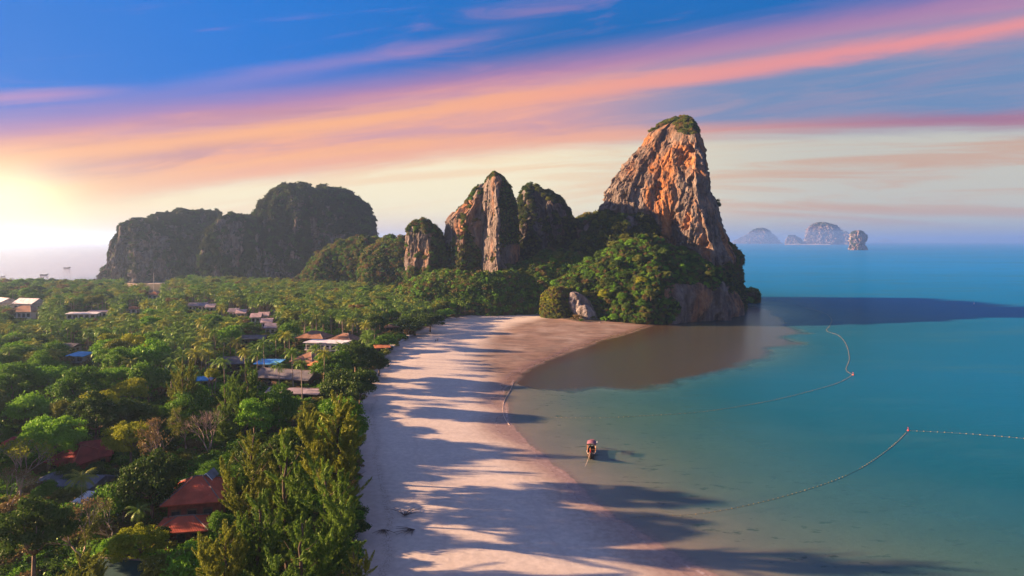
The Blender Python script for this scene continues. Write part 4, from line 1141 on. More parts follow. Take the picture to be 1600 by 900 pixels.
def hand(kind, px, ytop, wpx, h, label, z0=2.2, variant=0, name=None, rot=None, group=None):
    d = (H - z0 - h) * F / (ytop - HY); x = (px - 800) / F * d
    PLACED.append((x, d, wpx * d / F / 2 * .75))
    OCC.append((px - wpx / 2, px + wpx / 2, ytop, d))
    return put_tree(kind, x, d, z0, h, wpx * d / F, label, group, variant, name, rot)


hand('casuarina', 528, 606, 150, 24, 'tall olive casuarina with dark feathery branches overhanging the sand', variant=0, rot=0.4)
hand('casuarina', 395, 662, 124, 21, 'feathery casuarina right of the red resort house', variant=2, rot=2)
hand('casuarina', 446, 668, 130, 22, 'casuarina between the beach casuarina and the one by the red house', variant=1, rot=4)
hand('casuarina', 405, 752, 120, 17, 'fresh green casuarina in front of the resort house, lower middle', variant=3, rot=1)
hand('casuarina', 508, 716, 158, 20, 'dark casuarina low beside the sand, below the tallest one', variant=1, rot=3.2)
hand('casuarina', 470, 800, 150, 16, 'bright green casuarina at the bottom edge by the beach', variant=3, rot=5.2)
hand('casuarina', 352, 806, 110, 14, 'olive casuarina at the bottom edge below the porch roof', variant=0, rot=.9)
hand('casuarina', 552, 850, 84, 11, 'small dark casuarina at the bottom where the sand starts', variant=2, rot=.2)
hand('casuarina', 128, 856, 116, 11, 'pale yellow-green casuarina top in the bottom left corner', variant=0, rot=2.2)
hand('casuarina', 285, 553, 66, 20, 'olive feathery casuarina standing alone in the middle of the wood', variant=2, rot=1.2)
hand('casuarina', 386, 558, 82, 20, 'tall round-topped casuarina left of the lilac-grey roof', variant=1, rot=1.7)
hand('casuarina', 352, 596, 70, 17, 'mid green casuarina left below the round-topped one', variant=3, rot=3)
hand('big_dark', 52, 776, 128, 14, 'big dark round tree filling the lower left corner')
hand('big_bright', 76, 641, 96, 14, 'bright light-green tree left of the dark red roofs')
hand('bare', 32, 690, 88, 12, 'thin tree with pale branches and few yellow leaves at left edge', variant=1)
hand('bare', 12, 735, 70, 9, 'leafless pale thicket tree below the thin yellow-leaved one', variant=2)
hand('big_yellow', 205, 650, 78, 12, 'yellow-leaved tree right of the dark red roofs')
hand('bare', 258, 664, 84, 12, 'brown leafless tree right beside the yellow-leaved tree', variant=2)
hand('big_dark', 238, 706, 112, 13, 'dark green round tree left of the red resort house')
hand('bare', 327, 644, 84, 12, 'grey bare spreading tree above the red resort house', variant=0)
hand('bare', 290, 640, 60, 11, 'smaller grey bare tree left of the spreading one', variant=3)
hand('mid', 192, 748, 76, 9, 'small mid-green tree below the dark round tree', variant=1)
hand('bare', 128, 800, 120, 9, 'dry brown thicket right of the big dark round tree', variant=2)
hand('bare', 176, 790, 80, 8, 'thin dry branches above the yellow-green bushy tree', variant=3)
hand('big_yellow', 216, 814, 84, 9, 'yellow-green bushy tree left of the porch roof')
hand('bright', 300, 846, 92, 8, 'light green tree at the bottom edge below the porch roof', variant=1)
hand('olive', 258, 858, 80, 7, 'olive leafy tree right of the teal green roof', variant=0)
hand('mid', 70, 752, 40, 4.5, 'low green bush hiding the wall of the blue-grey pyramid roof', variant=2)
hand('olive', 108, 762, 44, 4.0, 'olive bush hiding the corner of the blue-grey roofs', variant=1)
hand('mid', 158, 766, 36, 3.6, 'small green bush below the blue-grey gable roof', variant=3)
hand('brown', 20, 776, 50, 4.0, 'dry brown bush at the left edge below the bare thicket', variant=0)
hand('dark', 108, 722, 44, 5.0, 'dark bush in front of the dark red double-gabled roof', variant=1)
hand('dark', 150, 724, 34, 4.6, 'dark bush at the right foot of the dark red roofs', variant=2)
hand('mid', 345, 800, 40, 6, 'green bush at the right corner of the red resort house', variant=2)
hand('dark', 246, 822, 40, 5, 'dark bush left of the lower red porch roof', variant=0)
hand('bright', 170, 840, 40, 4.5, 'light green shrub just left of the teal green roof', variant=0)
hand('palm', 128, 738, 50, 8, 'small palm with drooping fronds beside the blue-grey roofs', variant=1)
hand('palm', 216, 790, 40, 6, 'dark low palm in the shade left of the porch roof', variant=3)
hand('big_mid', 120, 572, 96, 14, 'wide mid-green tree under the small blue striped roof', variant=1)
hand('big_bright', 70, 560, 80, 14, 'light green domed tree left of the blue striped roof')
hand('big_mid', 20, 566, 90, 14, 'broad green tree at the left edge below the hazy palms')
hand('big_dark', 150, 612, 92, 14, 'dark tree between the light green tree and the yellow bush')
hand('yellow', 204, 588, 52, 12, 'small golden-yellow tree in the middle of the left wood', variant=0)
hand('mid', 232, 566, 64, 13, 'green tree behind the small golden-yellow tree', variant=2)
hand('bright', 45, 612, 70, 12, 'yellowish light-green tree behind the bright left tree', variant=2)
hand('big_mid', 300, 604, 90, 12, 'mid-green tree in front of the lone olive casuarina')
hand('big_dark', 205, 622, 96, 12, 'dark tree just behind the yellow-leaved tree')
hand('big_mid', 436, 604, 84, 13, 'mid-green tree left of the tallest casuarina')
hand('bright', 398, 622, 64, 12, 'light green tree between the round-topped casuarina and the tallest one')
hand('big_dark', 556, 534, 92, 13, 'dark dense tree overhanging the sand behind the casuarina')
hand('dark', 528, 576, 68, 11, 'dark green tree right behind the tallest casuarina', variant=1)
hand('dark', 562, 578, 64, 11, 'dark green rounded tree nearest the sand behind the casuarina', variant=2)
hand('big_mid', 520, 548, 60, 12, 'leafy tree in front of the white balcony building, right end')
hand('dark', 592, 552, 44, 8, 'small dark tree hanging over the sand below the beach bar', variant=0)
hand('mid', 600, 522, 40, 7, 'low leafy tree just left of the terrace wall', variant=1)
hand('bright', 696, 481, 34, 7, 'low bright green tree at the far beach terrace', variant=1)
hand('dark', 640, 493, 50, 10, 'dark wide tree behind the long terrace wall', variant=1)
hand('dark', 672, 489, 44, 10, 'dark wide tree between the two terrace walls', variant=2)
hand('yellow', 331, 574, 26, 12, 'slim tree with yellow flowers beside the palms', variant=1)
for i, (px, yt, wp, hh_, lb) in enumerate([(350, 560, 0, 13, 'coconut palm with yellow skirt, leftmost of the front palms'), (383, 545, 0, 14, 'front coconut palm above the slate roof'), (402, 549, 0, 14, 'front coconut palm just above the blue roof'),
        (436, 566, 0, 12, 'coconut palm right in front of the blue roof'), (456, 545, 0, 14, 'tall coconut palm right of the blue roof'), (471, 562, 0, 14, 'coconut palm between the blue roof and the brown hip roof'),
        (507, 546, 0, 13, 'coconut palm in front of the left end of the white building'), (493, 538, 0, 12, 'coconut palm hiding the left corner of the white building'), (532, 536, 0, 12, 'coconut palm before the right corner of the white building'),
        (338, 560, 0, 12, 'coconut palm beside the slim yellow-flowered tree'), (412, 530, 0, 13, 'coconut palm behind the blue roof'), (326, 548, 0, 13, 'coconut palm behind the slim yellow-flowered tree')]):
    hand('palm', px, yt, 29, hh_, lb, variant=i)

# ------------------------------------------------------------------ the woods
LANDIN = LAND.copy()


def world_ok(x, y, r, d_clear=True):
    for b in BUILD:
        if (x - b[5]) ** 2 + (y - b[6]) ** 2 < (b[7] + r * .3) ** 2: return False
    return True


def hides(px, wpx, ytop, d):
    for b in BUILD:
        if d < b[4] and px + wpx * .5 > b[0] and px - wpx * .5 < b[1] and ytop < b[3] and ytop > b[2] - 60: return True
    return False


def dense(px, py):
    """does a palm stand there? share of palms by zone of the plain"""
    if py > 605: return 0.0
    if px < 250 and py > 530: return .18
    if py > 560: return .35
    if px < 170 and py < 480: return .35
    return .80


GX = []
cand = []
N_C = 24000
dd = 105 + (760 - 105) * RNG.random(N_C) ** .62
uu = -0.98 + 1.08 * RNG.random(N_C)
X_ = uu * dd; PP = np.stack([X_, dd], 1)
okm = (sdist(PP, VEG) > 3.5) & (sdist(PP, LAND) > 12)
hillz = np.zeros(N_C)
PP = PP[okm]
# keep out of the rock bodies
rocks_ = [(-320, 760, 0)]
for (x0, x1, y0, y1) in [(-360, 0, 560, 690)]: pass
foot = [(mid_rock, 465), (dark_rock, 470)]
cells = {}
OUT = []
openp = [gpt(200, 446, 2), gpt(265, 446, 2), gpt(305, 474, 2), (-1, 0, 0)]
order = np.argsort(PP[:, 1])
for i in order:
    x, y = PP[i]; px = 800 + F * x / y
    # foot line of the hills, in photo columns
    lim = np.interp(px, [-100, 150, 210, 260, 300, 420, 520, 560, 640, 700, 760, 850, 1200], [640, 640, 650, 600, 735, 735, 610, 555, 478, 462, 440, 400, 395])
    if y > lim: continue
    if 195 < px < 262 and y > 520: continue
    if 258 < px < 302 and 470 < y < 560 and RNG.random() < .8: continue
    hmid = 11; pyc = HY + F * (H - hmid) / y
    palm = RNG.random() < dense(px, pyc)
    r = (3.3 if palm else (3.0 + 3.6 * RNG.random() ** 1.5 + (1.0 if y < 260 else 0))) * (1 + .05 * RNG.random())
    h = (9.5 + 4.5 * RNG.random()) if palm else (5.5 + 1.35 * r + 2.5 * RNG.random())
    if px > 640: h *= .8
    if y > 560: h *= .8
    sep_ = 1.55 if palm else 1.55
    key = (int(x // 8), int(y // 8)); bad = False
    for a in (-1, 0, 1):
        for b in (-1, 0, 1):
            for (qx, qy, qr) in cells.get((key[0] + a, key[1] + b), ()):
                if (qx - x) ** 2 + (qy - y) ** 2 < ((qr + r) * (.62 if palm else .66)) ** 2: bad = True; break
            if bad: break
        if bad: break
    if bad: continue
    if any((qx - x) ** 2 + (qy - y) ** 2 < (qr + r * .6) ** 2 for qx, qy, qr in PLACED): continue
    if not world_ok(x, y, r): continue
    ytop = HY + F * (H - 2.2 - h) / y; wpx = 2 * r * F / y
    if hides(px, wpx * .8, ytop, y):
        if palm or RNG.random() < .3: continue
        r *= .55; h = 3.5; ytop = HY + F * (H - 2.2 - h) / y; wpx = 2 * r * F / y
        if hides(px, wpx, ytop, y): continue
    # keep hand-placed foreground crowns readable
    if y < 190 and any(px + wpx * .35 > o[0] and px - wpx * .35 < o[1] and y < o[3] - 2 and ytop < o[2] + 30 and ytop > o[2] - 90 for o in OCC):
        if palm: continue
        h = min(h, 6.0)
        ytop = HY + F * (H - 2.2 - h) / y
        if any(px + wpx * .35 > o[0] and px - wpx * .35 < o[1] and y < o[3] - 2 and ytop < o[2] + 30 and ytop > o[2] - 90 for o in OCC): continue
    cells.setdefault(key, []).append((x, y, r))
    OUT.append((palm, x, y, r, h, px, ytop, wpx))

LM = [(421, 565, 'the bright blue roof'), (512, 533, 'the white balcony building'), (311, 757, 'the red resort house'), (124, 706, 'the dark red roofs'), (126, 553, 'the blue striped roof'),
      (40, 482, 'the brick-red hotel roof'), (142, 488, 'the long low white roof'), (401, 492, 'the pinkish villa row'), (318, 475, 'the far villa row'), (630, 534, 'the long terrace wall'),
      (690, 500, 'the short terrace wall'), (285, 590, 'the lone olive casuarina'), (655, 400, 'the small whitish crag'), (770, 400, 'the limestone horn'), (360, 562, 'the slate roof under palms'),
      (398, 526, 'the slate roof between palms'), (92, 742, 'the blue-grey roofs'), (240, 458, 'the slim lattice mast'), (208, 480, 'the tiny orange roof'), (860, 340, 'the shaded crag'),
      (905, 480, 'the grey shore boulder'), (1040, 300, 'the tall tower'), (540, 560, 'the dark tree overhanging the sand'), (205, 600, 'the golden-yellow tree')]
ORD = ['', 'second ', 'third ', 'fourth ', 'fifth ', 'sixth ', 'seventh ', 'eighth ', 'ninth ', 'tenth ', 'eleventh ', 'twelfth ', 'thirteenth ', 'fourteenth ', 'fifteenth ', 'sixteenth ', 'seventeenth ', 'eighteenth ', 'nineteenth ', 'twentieth ', 'twenty-first ', 'twenty-second ', 'twenty-third ', 'twenty-fourth ']
count = {}
DESC = {'dark': 'dark green', 'mid': 'mid-green', 'bright': 'light green', 'yellow': 'yellow-green', 'olive': 'olive green', 'brown': 'dry brown'}


def make_label(kindtxt, px, py):
    L = min(LM, key=lambda l: (l[0] - px) ** 2 + ((l[1] - py) * 1.8) ** 2)
    dx, dy = px - L[0], (py - L[1]) * 1.8
    rel = ('left of' if dx < 0 else 'right of') if abs(dx) > abs(dy) else ('beyond' if dy < 0 else 'nearer than')
    k = (kindtxt, L[2], rel); count.setdefault(k, []).append((abs(dx) + abs(dy)))
    return k


IND_P = [o for o in sorted([o for o in OUT if o[0] and -30 < o[5] < 900], key=lambda o: o[2])][:282]
IND_B = [o for o in sorted([o for o in OUT if not o[0] and -60 < o[5] < 1180], key=lambda o: o[2])][:185]
ids = {id(o) for o in IND_P} | {id(o) for o in IND_B}
jobs = []
for o in IND_P: jobs.append(('palm', o[1], o[2], 2.1, o[4], o[3] * 2, 'coconut palm', o[5], o[6]))
kinds_w = ['dark'] * 4 + ['mid'] * 6 + ['bright'] * 3 + ['yellow'] * 1 + ['olive'] * 2 + ['brown'] * 1
for o in IND_B:
    k = random.choice(kinds_w)
    if o[2] < 200: k2 = ('big_' + k) if 'big_' + k in ('big_dark', 'big_mid', 'big_bright', 'big_olive', 'big_yellow') else k
    else: k2 = k
    jobs.append((k2, o[1], o[2], 2.1, o[4], o[3] * 2, DESC[k] + ' broadleaf tree', o[5], o[6]))
# trees one can tell apart on the slope below the tower
ps, ns = sample(slope, 900, .5, True, 77, lambda c, n: (c[:, 1] < 470) * (n[:, 1] < .1) * np.clip(1.3 - np.abs((800 + F * c[:, 0] / c[:, 1]) - 980) / 190, .05, 1))
taken = []
for p, nn in zip(ps, ns):
    r = 2.6 + 2.2 * RNG.random() ** 1.5
    if any((p[0] - t[0]) ** 2 + (p[1] - t[1]) ** 2 + (p[2] - t[2]) ** 2 < ((r + t[3]) * .80) ** 2 for t in taken): continue
    taken.append((*p, r)); px, py = proj(*p)
    k = random.choice(['dark'] * 6 + ['mid'] * 5 + ['bright'] * 2 + ['olive'] * 4 + ['brown'] * (2 if px > 980 and py > 440 else 0) + ['yellow'] * (1 if py > 440 else 0))
    jobs.append((k, p[0], p[1] - r * .3, p[2] - 1.5, r * 1.75, r * 2, DESC[k] + ' slope tree', px, py - 8))
    if len(taken) >= 105: break
keys = [make_label(j[6], j[7], j[8]) for j in jobs]
rank = {}
for i, (j, k) in enumerate(zip(jobs, keys)):
    L = next(l for l in LM if l[2] == k[1]); rank.setdefault(k, []).append((abs(j[7] - L[0]) + 1.8 * abs(j[8] - L[1]), i))
labels = {}; groups = {}; SECOND = {}
for k, v in rank.items():
    v.sort()
    for n_, (_, i) in enumerate(v):
        if n_ < 7: labels[i] = ('%s%s %s %s' % (ORD[n_], k[0], k[2], k[1])) if n_ else ('%s next to and %s %s' % (k[0], k[2], k[1]))
        else:
            j = jobs[i]; L2 = min((l for l in LM if l[2] != k[1]), key=lambda l: (l[0] - j[7]) ** 2 + ((l[1] - j[8]) * 1.8) ** 2)
            k2 = (k[0], k[1], L2[2]); nn_ = SECOND.get(k2, 0); SECOND[k2] = nn_ + 1
            if nn_ < 24: labels[i] = '%s%s between %s and %s' % (ORD[nn_], k[0], k[1], L2[2])
            else: labels[i] = '%s deep between %s and %s' % (k[0], k[1], L2[2]); groups[i] = '%ss between %s and %s' % (k[0], k[1], L2[2])
for i, j in enumerate(jobs):
    put_tree(j[0], j[1], j[2], j[3], j[4], j[5], labels[i], groups.get(i, 'coconut palms on the plain' if j[0] == 'palm' else ('trees on the slope' if 'slope' in j[6] else 'broadleaf trees of the plain')), random.randrange(12))
# the rest: far palms and trees that read as a mass
rest = [o for o in OUT if id(o) not in ids]
pr = np.array([(o[1], o[2], 2.1 + o[4] - o[3] * .35, o[3]) for o in rest if o[0]])
br = np.array([(o[1], o[2], 2.1 + o[4] - o[3] * .65, o[3]) for o in rest if not o[0]])
if len(pr): stuff_cloud('palm_forest', pr[:, :3], np.c_[pr[:, 3], pr[:, 3], pr[:, 3]], PALMC, 'far palm grove of the plain', .1)
if len(pr):
    tk = MB()
    for x, y, z, r in pr: tk.tube([(x, y, 1.9), (x, y, z)], .17, 3)
    tk.build('palm_forest_trunks', PALEBARK, None, kind='stuff')
P10 = [BROAD[k][0][0] for k in ('dark', 'mid', 'olive', 'mid', 'bright', 'dark', 'brown')] + [BROAD['mid'][2][0]]
if len(br): stuff_cloud('broadleaf_forest', br[:, :3], np.c_[br[:, 3], br[:, 3], br[:, 3] * .95], P10, 'far broadleaf wood of the plain', .1)
# undergrowth below the trees
n_u = 19000
ud = 88 + 560 * RNG.random(n_u) ** 1.35; ud[:4500] = 85 + 110 * RNG.random(4500) ** .8; ux = (-1.0 + 1.15 * RNG.random(n_u)) * ud; UP = np.stack([ux, ud], 1)
m_ = (sdist(UP, VEG) > 1.0) & (sdist(UP, LAND) > 10) & (ud < np.interp(800 + F * ux / ud, [-100, 200, 520, 640, 760, 850], [600, 640, 610, 480, 440, 400]))
for b in BUILD: m_ &= np.hypot(ux - b[5], ud - b[6]) > b[7] * .8
pxu = 800 + F * ux / ud; m_ &= ~((pxu > 195) & (pxu < 262) & (ud > 520))
for b in BUILD: m_ &= ~((pxu > b[0]) & (pxu < b[1]) & (ud < b[4]) & (HY + F * (H - 4.5) / ud < b[3]))
UP = UP[m_]; s = 1.2 + 2.6 * RNG.random(len(UP)) ** 2 * np.where(UP[:, 1] > 170, 1, .8)
stuff_cloud('undergrowth', np.c_[UP, 2.1 + s * .25], np.c_[s, s, s * .8], SB(('mid', 'mid', 'olive', 'bright', 'dark', 'brown')), 'shrubs under the trees', .2)
# left shore hazy palms reaching above the water line
for i, (px, yt, hh_) in enumerate([(65, 442, 12), (78, 441, 13), (90, 446, 11), (98, 436, 14), (104, 445, 12), (111, 438, 13), (117, 439, 13), (124, 440, 13), (148, 440, 12), (158, 441, 12), (166, 443, 12), (178, 444, 12), (190, 443, 12), (72, 450, 11), (84, 452, 10)]):
    d = min((H - 2.2 - hh_) * F / (yt - HY), 585); hz_ = H - 2.2 - (yt - HY) / F * d
    put_tree('palm', (px - 800) / F * d, d, 2.1, hz_, 6.4, ORD[i % 10] + 'hazy palm %s the left water line, counted from the left' % ('against' if i < 10 else 'set back from'), 'hazy palms along the left shore', i)

# ------------------------------------------------------------------ boats, buoys, people
def hull_mesh(L, B, Hh, bow=1.2, n=14, name='hull', material=None):
    V = []; K = 7
    for i in range(n + 1):
        t = i / n; x = -L / 2 + L * t
        wdt = B / 2 * (math.sin(math.pi * min(1, .20 + t * .62)) ** .8 if t < .5 else math.sin(math.pi * min(1, .20 + .5 * .62 + (t - .5) * .98)) ** .8)
        if i == n: wdt = .03
        sheer = Hh + bow * max(0, (t - .55) / .45) ** 2.2 + .25 * max(0, (.2 - t) / .2)
        keel = -.15 + (bow * .8 + .1) * max(0, (t - .8) / .2) ** 2
        for k in range(K):
            a = math.pi * k / (K - 1); V.append((x, -math.cos(a) * wdt, keel + (sheer - keel) * (1 - math.sin(a) ** .8)))
    Fc = [(i * K + k, (i + 1) * K + k, (i + 1) * K + k + 1, i * K + k + 1) for i in range(n) for k in range(K - 1)] + [tuple(range(K))]
    me = bpy.data.meshes.new(name); me.from_pydata(V, [], Fc); me.update()
    me.materials.append(material); me.polygons.foreach_set('use_smooth', [True] * len(me.polygons))
    return me


HULLM = plain('dark_hull_wood', (0.05, 0.032, 0.022), .6, .3, 3); TRIM = plain('pale_trim', (0.66, 0.5, 0.38), .6, .1, 3)
PINKC = plain('pink_canopy', (0.22, 0.10, 0.13), .8, .25, 1.2); ORW = plain('orange_wood', (0.55, 0.24, 0.08), .6, .2, 3)
ENG = plain('engine_metal', (0.35, 0.55, 0.60), .4, .3, 3, .5, .5); REDP = plain('red_paint', (0.65, 0.04, 0.03), .5, .15, 3)
x, y, _ = gpt(924, 708, 0.3)
t = thing('longtail_boat', 'dark wooden longtail boat with pink canopy moored alone in the shallows', 'boat', (x, y, 0), R(-100)); t.scale = (1.0, 1.12, 1.0)
h_ = link('hull', hull_mesh(9.0, 1.75, .62, 1.5, material=HULLM), t); so = h_.modifiers.new('thick', 'SOLIDIFY'); so.thickness = .06
for s in (-1, 1):
    m = MB(); m.tube([(-4.3, s * .55, .86), (-2.5, s * .86, .68), (0, s * .90, .66), (2, s * .68, .80), (3.6, s * .34, 1.45), (4.5, s * .04, 2.15)], .07, 5); m.build('gunwale', TRIM, h_)
m = MB(); m.tube([(3.9, 0, .9), (4.5, 0, 2.0), (4.9, 0, 3.1)], [.10, .10, .07], 6); m.build('bow_post', ORW, t)
m = MB()
for k in range(3): m.tube([(4.55 + .09 * k, .13, 2.0 + .2 * k), (4.55 + .09 * k, -.13, 2.0 + .2 * k)], .12, 6)
m.build('ribbon', REDP, t)
for xx in (-2.2, .4, 1.8, 2.8):
    m = MB(); m.box((xx, 0, .48), (.35, 1.5, .06)); m.build('bench', WALLB, t)
m = MB()
nC = 9
for i in range(2):
    for j in range(nC):
        a = -1 + 2 * j / (nC - 1); m.v.append((-3.2 + 2.9 * i, a * 1.0, 2.15 + .34 * (1 - a * a)))
m.f = [(j, j + nC, j + nC + 1, j + 1) for j in range(nC - 1)]
co_ = m.build('canopy', PINKC, t); so = co_.modifiers.new('thick', 'SOLIDIFY'); so.thickness = .06
m = MB(); m.box((-2.95, 0, 2.56), (.5, .9, .05)); m.build('canopy_patch', PINKC, co_)
m = MB(); m.box((-.28, 0, 2.22), (.08, 2.0, .22)); m.build('canopy_edge', HULLM, co_)
for xx in (-3.1, -1.7, -.35):
    for s in (-1, 1):
        m = MB(); m.tube([(xx, s * .82, .6), (xx, s * .95, 2.2)], .045, 5); m.build('canopy_post', ORW, t)
m = MB(); m.box((-4.2, 0, 1.05), (.9, .5, .5)); m.box((-4.2, 0, 1.38), (.5, .35, .22)); m.tube([(-4.1, .2, 1.2), (-3.3, .3, 1.5)], .04, 5); e_ = m.build('engine', ENG, t)
m = MB(); m.tube([(-4.6, 0, 1.0), (-7.6, .2, -.1)], .045, 5); m.build('propeller_shaft', ENG, e_)
m = MB(); m.tube([(4.7, 0, 1.8), (6.5, -.6, .3), (9.5, -1.2, -.6)], .03, 4); m.build('mooring_rope', TRIM, t)

BL = [(105, 419, 12, 'hazy long boat with mast, farthest right on the left sea'), (69, 430, 11, 'hazy covered boat, second highest of the left sea boats'), (66, 434, 4, 'tiny dinghy just below the covered boat on the left sea'),
      (58, 437, 7, 'small hazy boat, leftmost of the moored cluster'), (68, 441, 9, 'low flat hazy boat, nearest of the moored cluster'), (5, 432, 5, 'faint speck of a boat at the left edge of the sea'), (6, 455, 12, 'hazy boat with raised bow by the left edge shore')]
for i, (px, py, L, lb) in enumerate(BL):
    x, y, _ = gpt(px, py, 0); t = thing('moored_boat', lb, 'boat', (x, y, 0), R(4 + 7 * i), 'boats on the hazy left sea'); k = L / 9
    h_ = link('hull', hull_mesh(9, 2, .8, 1.3, material=HULLM), t); h_.scale = (k, k, k)
    m = MB(); m.box((-.5 * k, 0, 1.9 * k), (4.5 * k, 1.7 * k, .12)); m.build('canopy', WHITEP, t)
    m = MB()
    for a in (-2.4, 1.5):
        for s in (-.7, .7): m.tube([(a * k, s * k, .6 * k), (a * k, s * k, 1.9 * k)], .06 * k, 4)
    if L > 11: m.tube([(0, 0, 0), (0, 0, 6)], .12, 4)
    m.build('post', HULLM, t)

YEL = plain('float_yellow', (0.36, 0.27, 0.12), .6, .15, 4); ROPE = plain('wet_rope', (0.20, 0.17, 0.11), .9, .2, 4)


def catmull(pts, step):
    pts = [Vector(p) for p in pts]; P_ = [pts[0] * 2 - pts[1]] + pts + [pts[-1] * 2 - pts[-2]]; out = []
    for i in range(1, len(P_) - 2):
        n = max(2, int((P_[i + 1] - P_[i]).length / step))
        for k in range(n):
            t = k / n; a, b, c, d = P_[i - 1:i + 3]
            out.append(.5 * ((2 * b) + (c - a) * t + (2 * a - 5 * b + 4 * c - d) * t * t + (-a + 3 * b - 3 * c + d) * t ** 3))
    return out + [pts[-1]]


def floatline(label, px_pts, step, fr, gaps=()):
    pts = catmull([gpt(a, b, .05) for a, b in px_pts], step); o0 = pts[0].copy(); t = thing('float_line', label, 'buoy line', o0)
    q_ = [p - o0 for p in pts]; m = MB(); m.tube([Vector((p.x, p.y, .0)) for p in q_], .022, 4); m.build('rope', ROPE, t)
    m = MB()
    for i, p in enumerate(q_[:-1]):
        if any(a <= i / len(q_) <= b for a, b in gaps): continue
        an = math.atan2((q_[i + 1] - p).y, (q_[i + 1] - p).x); r = fr * .62 * random.uniform(.7, 1.15)
        dr = Vector((math.cos(an), math.sin(an), 0)); z = Vector((0, 0, random.uniform(0, .04)))
        m.tube([p - dr * r * 1.3 + z, p - dr * r * .8 + z, p + dr * r * .8 + z, p + dr * r * 1.3 + z], [r * .5, r, r, r * .5], 6)
    m.build('floats', YEL, t, kind='stuff')


floatline('nearer string of yellow floats curving from the shade up to the red buoy', [(985, 808), (1040, 806), (1100, 802), (1170, 789), (1238, 772), (1300, 752), (1340, 734), (1372, 714), (1400, 692), (1417, 675)], 1.25, .13, ((.55, .60),))
floatline('straight string of floats from the red buoy to the right edge', [(1422, 673), (1500, 677), (1600, 685), (1700, 694)], 1.5, .17)
floatline('middle string of floats from the shallows to the orange buoy', [(862, 652), (930, 653), (1000, 650), (1100, 643), (1200, 627), (1270, 610), (1310, 598), (1332, 586)], 1.35, .14)
floatline('far wavy string of floats beyond the orange buoy toward the tower', [(1331, 585), (1322, 577), (1327, 560), (1322, 538), (1310, 524), (1292, 517), (1297, 508), (1299, 498), (1286, 488), (1255, 480)], 2.2, .17)


def buoy(label, px, py, s, m_, name='marker_buoy', flag=True):
    t = thing(name, label, 'buoy', gpt(px, py, 0)); b = MB(); b.tube([(0, 0, -.3 * s), (0, 0, -.1 * s), (0, 0, .25 * s), (0, 0, .5 * s)], [.25 * s, .5 * s, .5 * s, .2 * s], 10); b.build('float', m_, t, True)
    b = MB(); b.tube([(0, 0, .5 * s), (0, 0, 1.5 * s)], .05 * s, 5); b.box((0, 0, 1.45 * s), (.25 * s, .25 * s, .3 * s)); b.build('top_mark', m_, t)


buoy('red marker buoy at the corner where two float strings meet', 1419, 673, .55, REDP)
buoy('orange marker buoy at the point of the middle float string', 1333, 586, .6, plain('orange_float', (0.75, 0.14, 0.05), .5, .15, 4))
buoy('small white float right above the pink-canopied boat', 933, 691, .28, WHITEP, 'mooring_float')
buoy('tiny white float alone on the open blue water at right', 1522, 475, .9, WHITEP, 'mooring_float')
# rope lying along the water's edge
t = thing('shore_rope', 'pale rope lying along the water edge at the head of the shallows', 'rope', gpt(802, 598, .05)); o0 = Vector(t.location)
m = MB(); m.tube([Vector(p) - o0 for p in catmull([gpt(802, 598, .06), gpt(797, 610, .06), gpt(788, 626, .06), gpt(786, 642, .06), gpt(789, 654, .06), gpt(796, 664, .06)], 1)], .07, 5); m.build('rope', TRIM, t)


def person(px, py, label, shirt, legs):
    t = thing('person', label, 'person', gpt(px, py, .75), R(40)); m = bpy.data.meshes.new('body')
    J = [(0, 0, .95, .13), (0, 0, 1.2, .15), (0, 0, 1.42, .14), (0, 0, 1.52, .06), (0, 0, 1.66, .10), (0, 0, 1.74, .07), (.2, 0, 1.4, .06), (.27, .02, 1.1, .045), (.27, .12, .85, .035), (-.2, 0, 1.4, .06), (-.27, 0, 1.1, .045), (-.26, .1, .85, .035),
         (.1, 0, .88, .10), (.12, .1, .48, .065), (.12, .02, .06, .045), (.12, .16, .03, .035), (-.1, 0, .88, .10), (-.12, -.1, .48, .065), (-.12, -.22, .08, .045), (-.12, -.10, .03, .035)]
    E = [(0, 1), (1, 2), (2, 3), (3, 4), (4, 5), (2, 6), (6, 7), (7, 8), (2, 9), (9, 10), (10, 11), (0, 12), (12, 13), (13, 14), (14, 15), (0, 16), (16, 17), (17, 18), (18, 19)]
    m.from_pydata([j[:3] for j in J], E, []); o = link('body', m, t); m.materials.append(shirt)
    md = o.modifiers.new('skin', 'SKIN'); sv_ = m.skin_vertices[0].data
    for j, s in zip(J, sv_): s.radius = (j[3], j[3])
    sv_[0].use_root = True; o.modifiers.new('sub', 'SUBSURF').levels = 1
    b = MB(); b.tube([(0, 0, 1.68), (0, 0, 1.80)], [.11, .06], 8); b.build('hair', HULLM, t)
    for s, ph in ((1, .1), (-1, -.1)):
        b = MB(); b.tube([(s * .1, 0, .95), (s * .12, ph, .5)], [.115, .085], 6); b.build('trouser_leg', legs, t)


person(681, 536, 'person in dark clothes walking on the sand, left of the pair', plain('navy_cloth', (0.04, 0.05, 0.09)), HULLM)
person(684, 535, 'person in dark red top walking on the sand, right of the pair', plain('maroon_cloth', (0.16, 0.03, 0.03)), HULLM)
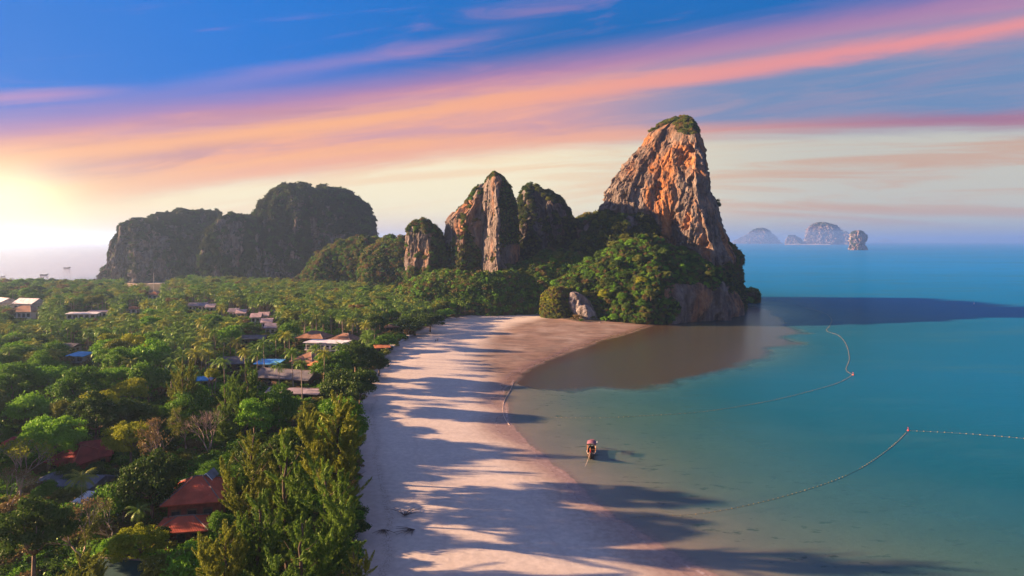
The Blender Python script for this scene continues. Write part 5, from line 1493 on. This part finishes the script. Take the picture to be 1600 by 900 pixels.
# dead branches washed up on the sand
for i, (px, py, s, lb) in enumerate([(632, 806, 3.6, 'dead bare branch lying on the sand by the debris line'), (648, 828, 3.0, 'smaller dead branch below it on the sunlit sand'), (600, 828, 2.4, 'short dead branch near the casuarina foot')]):
    rng = random.Random(i + 4); t = thing('dead_branch', lb, 'branch', gpt(px, py, 1.5), rng.uniform(0, 6)); m = MB()
    for k in range(9):
        a = -.9 + k * .22 + rng.uniform(-.1, .1); L = s * rng.uniform(.5, 1.2)
        m.tube([(0, 0, .05), (math.cos(a) * L * .5, math.sin(a) * L * .5, .25), (math.cos(a) * L, math.sin(a) * L * 1.2, .08)], [.07, .05, .02], 4)
    m.build('twigs', HULLM, t)
# boulders under the trees at the head of the beach
rk = rockmat('beach_stone', 0.2, False, base=(0.30, 0.26, 0.23))
pos_ = [(735, 493), (752, 492), (764, 491), (776, 490), (786, 489), (800, 488), (812, 488), (826, 488), (905, 507), (921, 508), (938, 506)]
nms = ['first', 'second', 'third', 'fourth', 'fifth', 'sixth', 'seventh', 'eighth', 'ninth', 'tenth', 'eleventh']
for i, (px, py) in enumerate(pos_):
    r = random.uniform(.8, 1.5); bm = bmesh.new(); bmesh.ops.create_icosphere(bm, subdivisions=3, radius=r)
    V_ = np.array([v.co[:] for v in bm.verts]); nn = fbm(V_ / r * .9 + i * 7, 3)
    for v, k in zip(bm.verts, nn): v.co *= 1 + .55 * k; v.co.z *= .65
    me = bpy.data.meshes.new('beach_rock'); bm.to_mesh(me); bm.free(); me.materials.append(rk)
    o = link('beach_rock', me, None, gpt(px, py, 1.4 if i < 8 else .3), 0, label='pale rock at the tree foot, %s from the left along the beach head' % nms[i], category='rock', group='rocks at the head of the beach')

# ------------------------------------------------------------------ haze
hz = MB(); hz.box((0, 0, 62), (72000, 72000, 190))
def m_haze(n, o):
    v = n.n('ShaderNodeVolumePrincipled')
    v.inputs['Color'].default_value = (0.42, 0.66, 1.0, 1); v.inputs['Density'].default_value = 1.3e-4
    v.inputs['Anisotropy'].default_value = 0.55
    n.put(o.inputs['Volume'], v.outputs[0])
hz.build('haze', mat('haze', m_haze), None, kind='stuff')
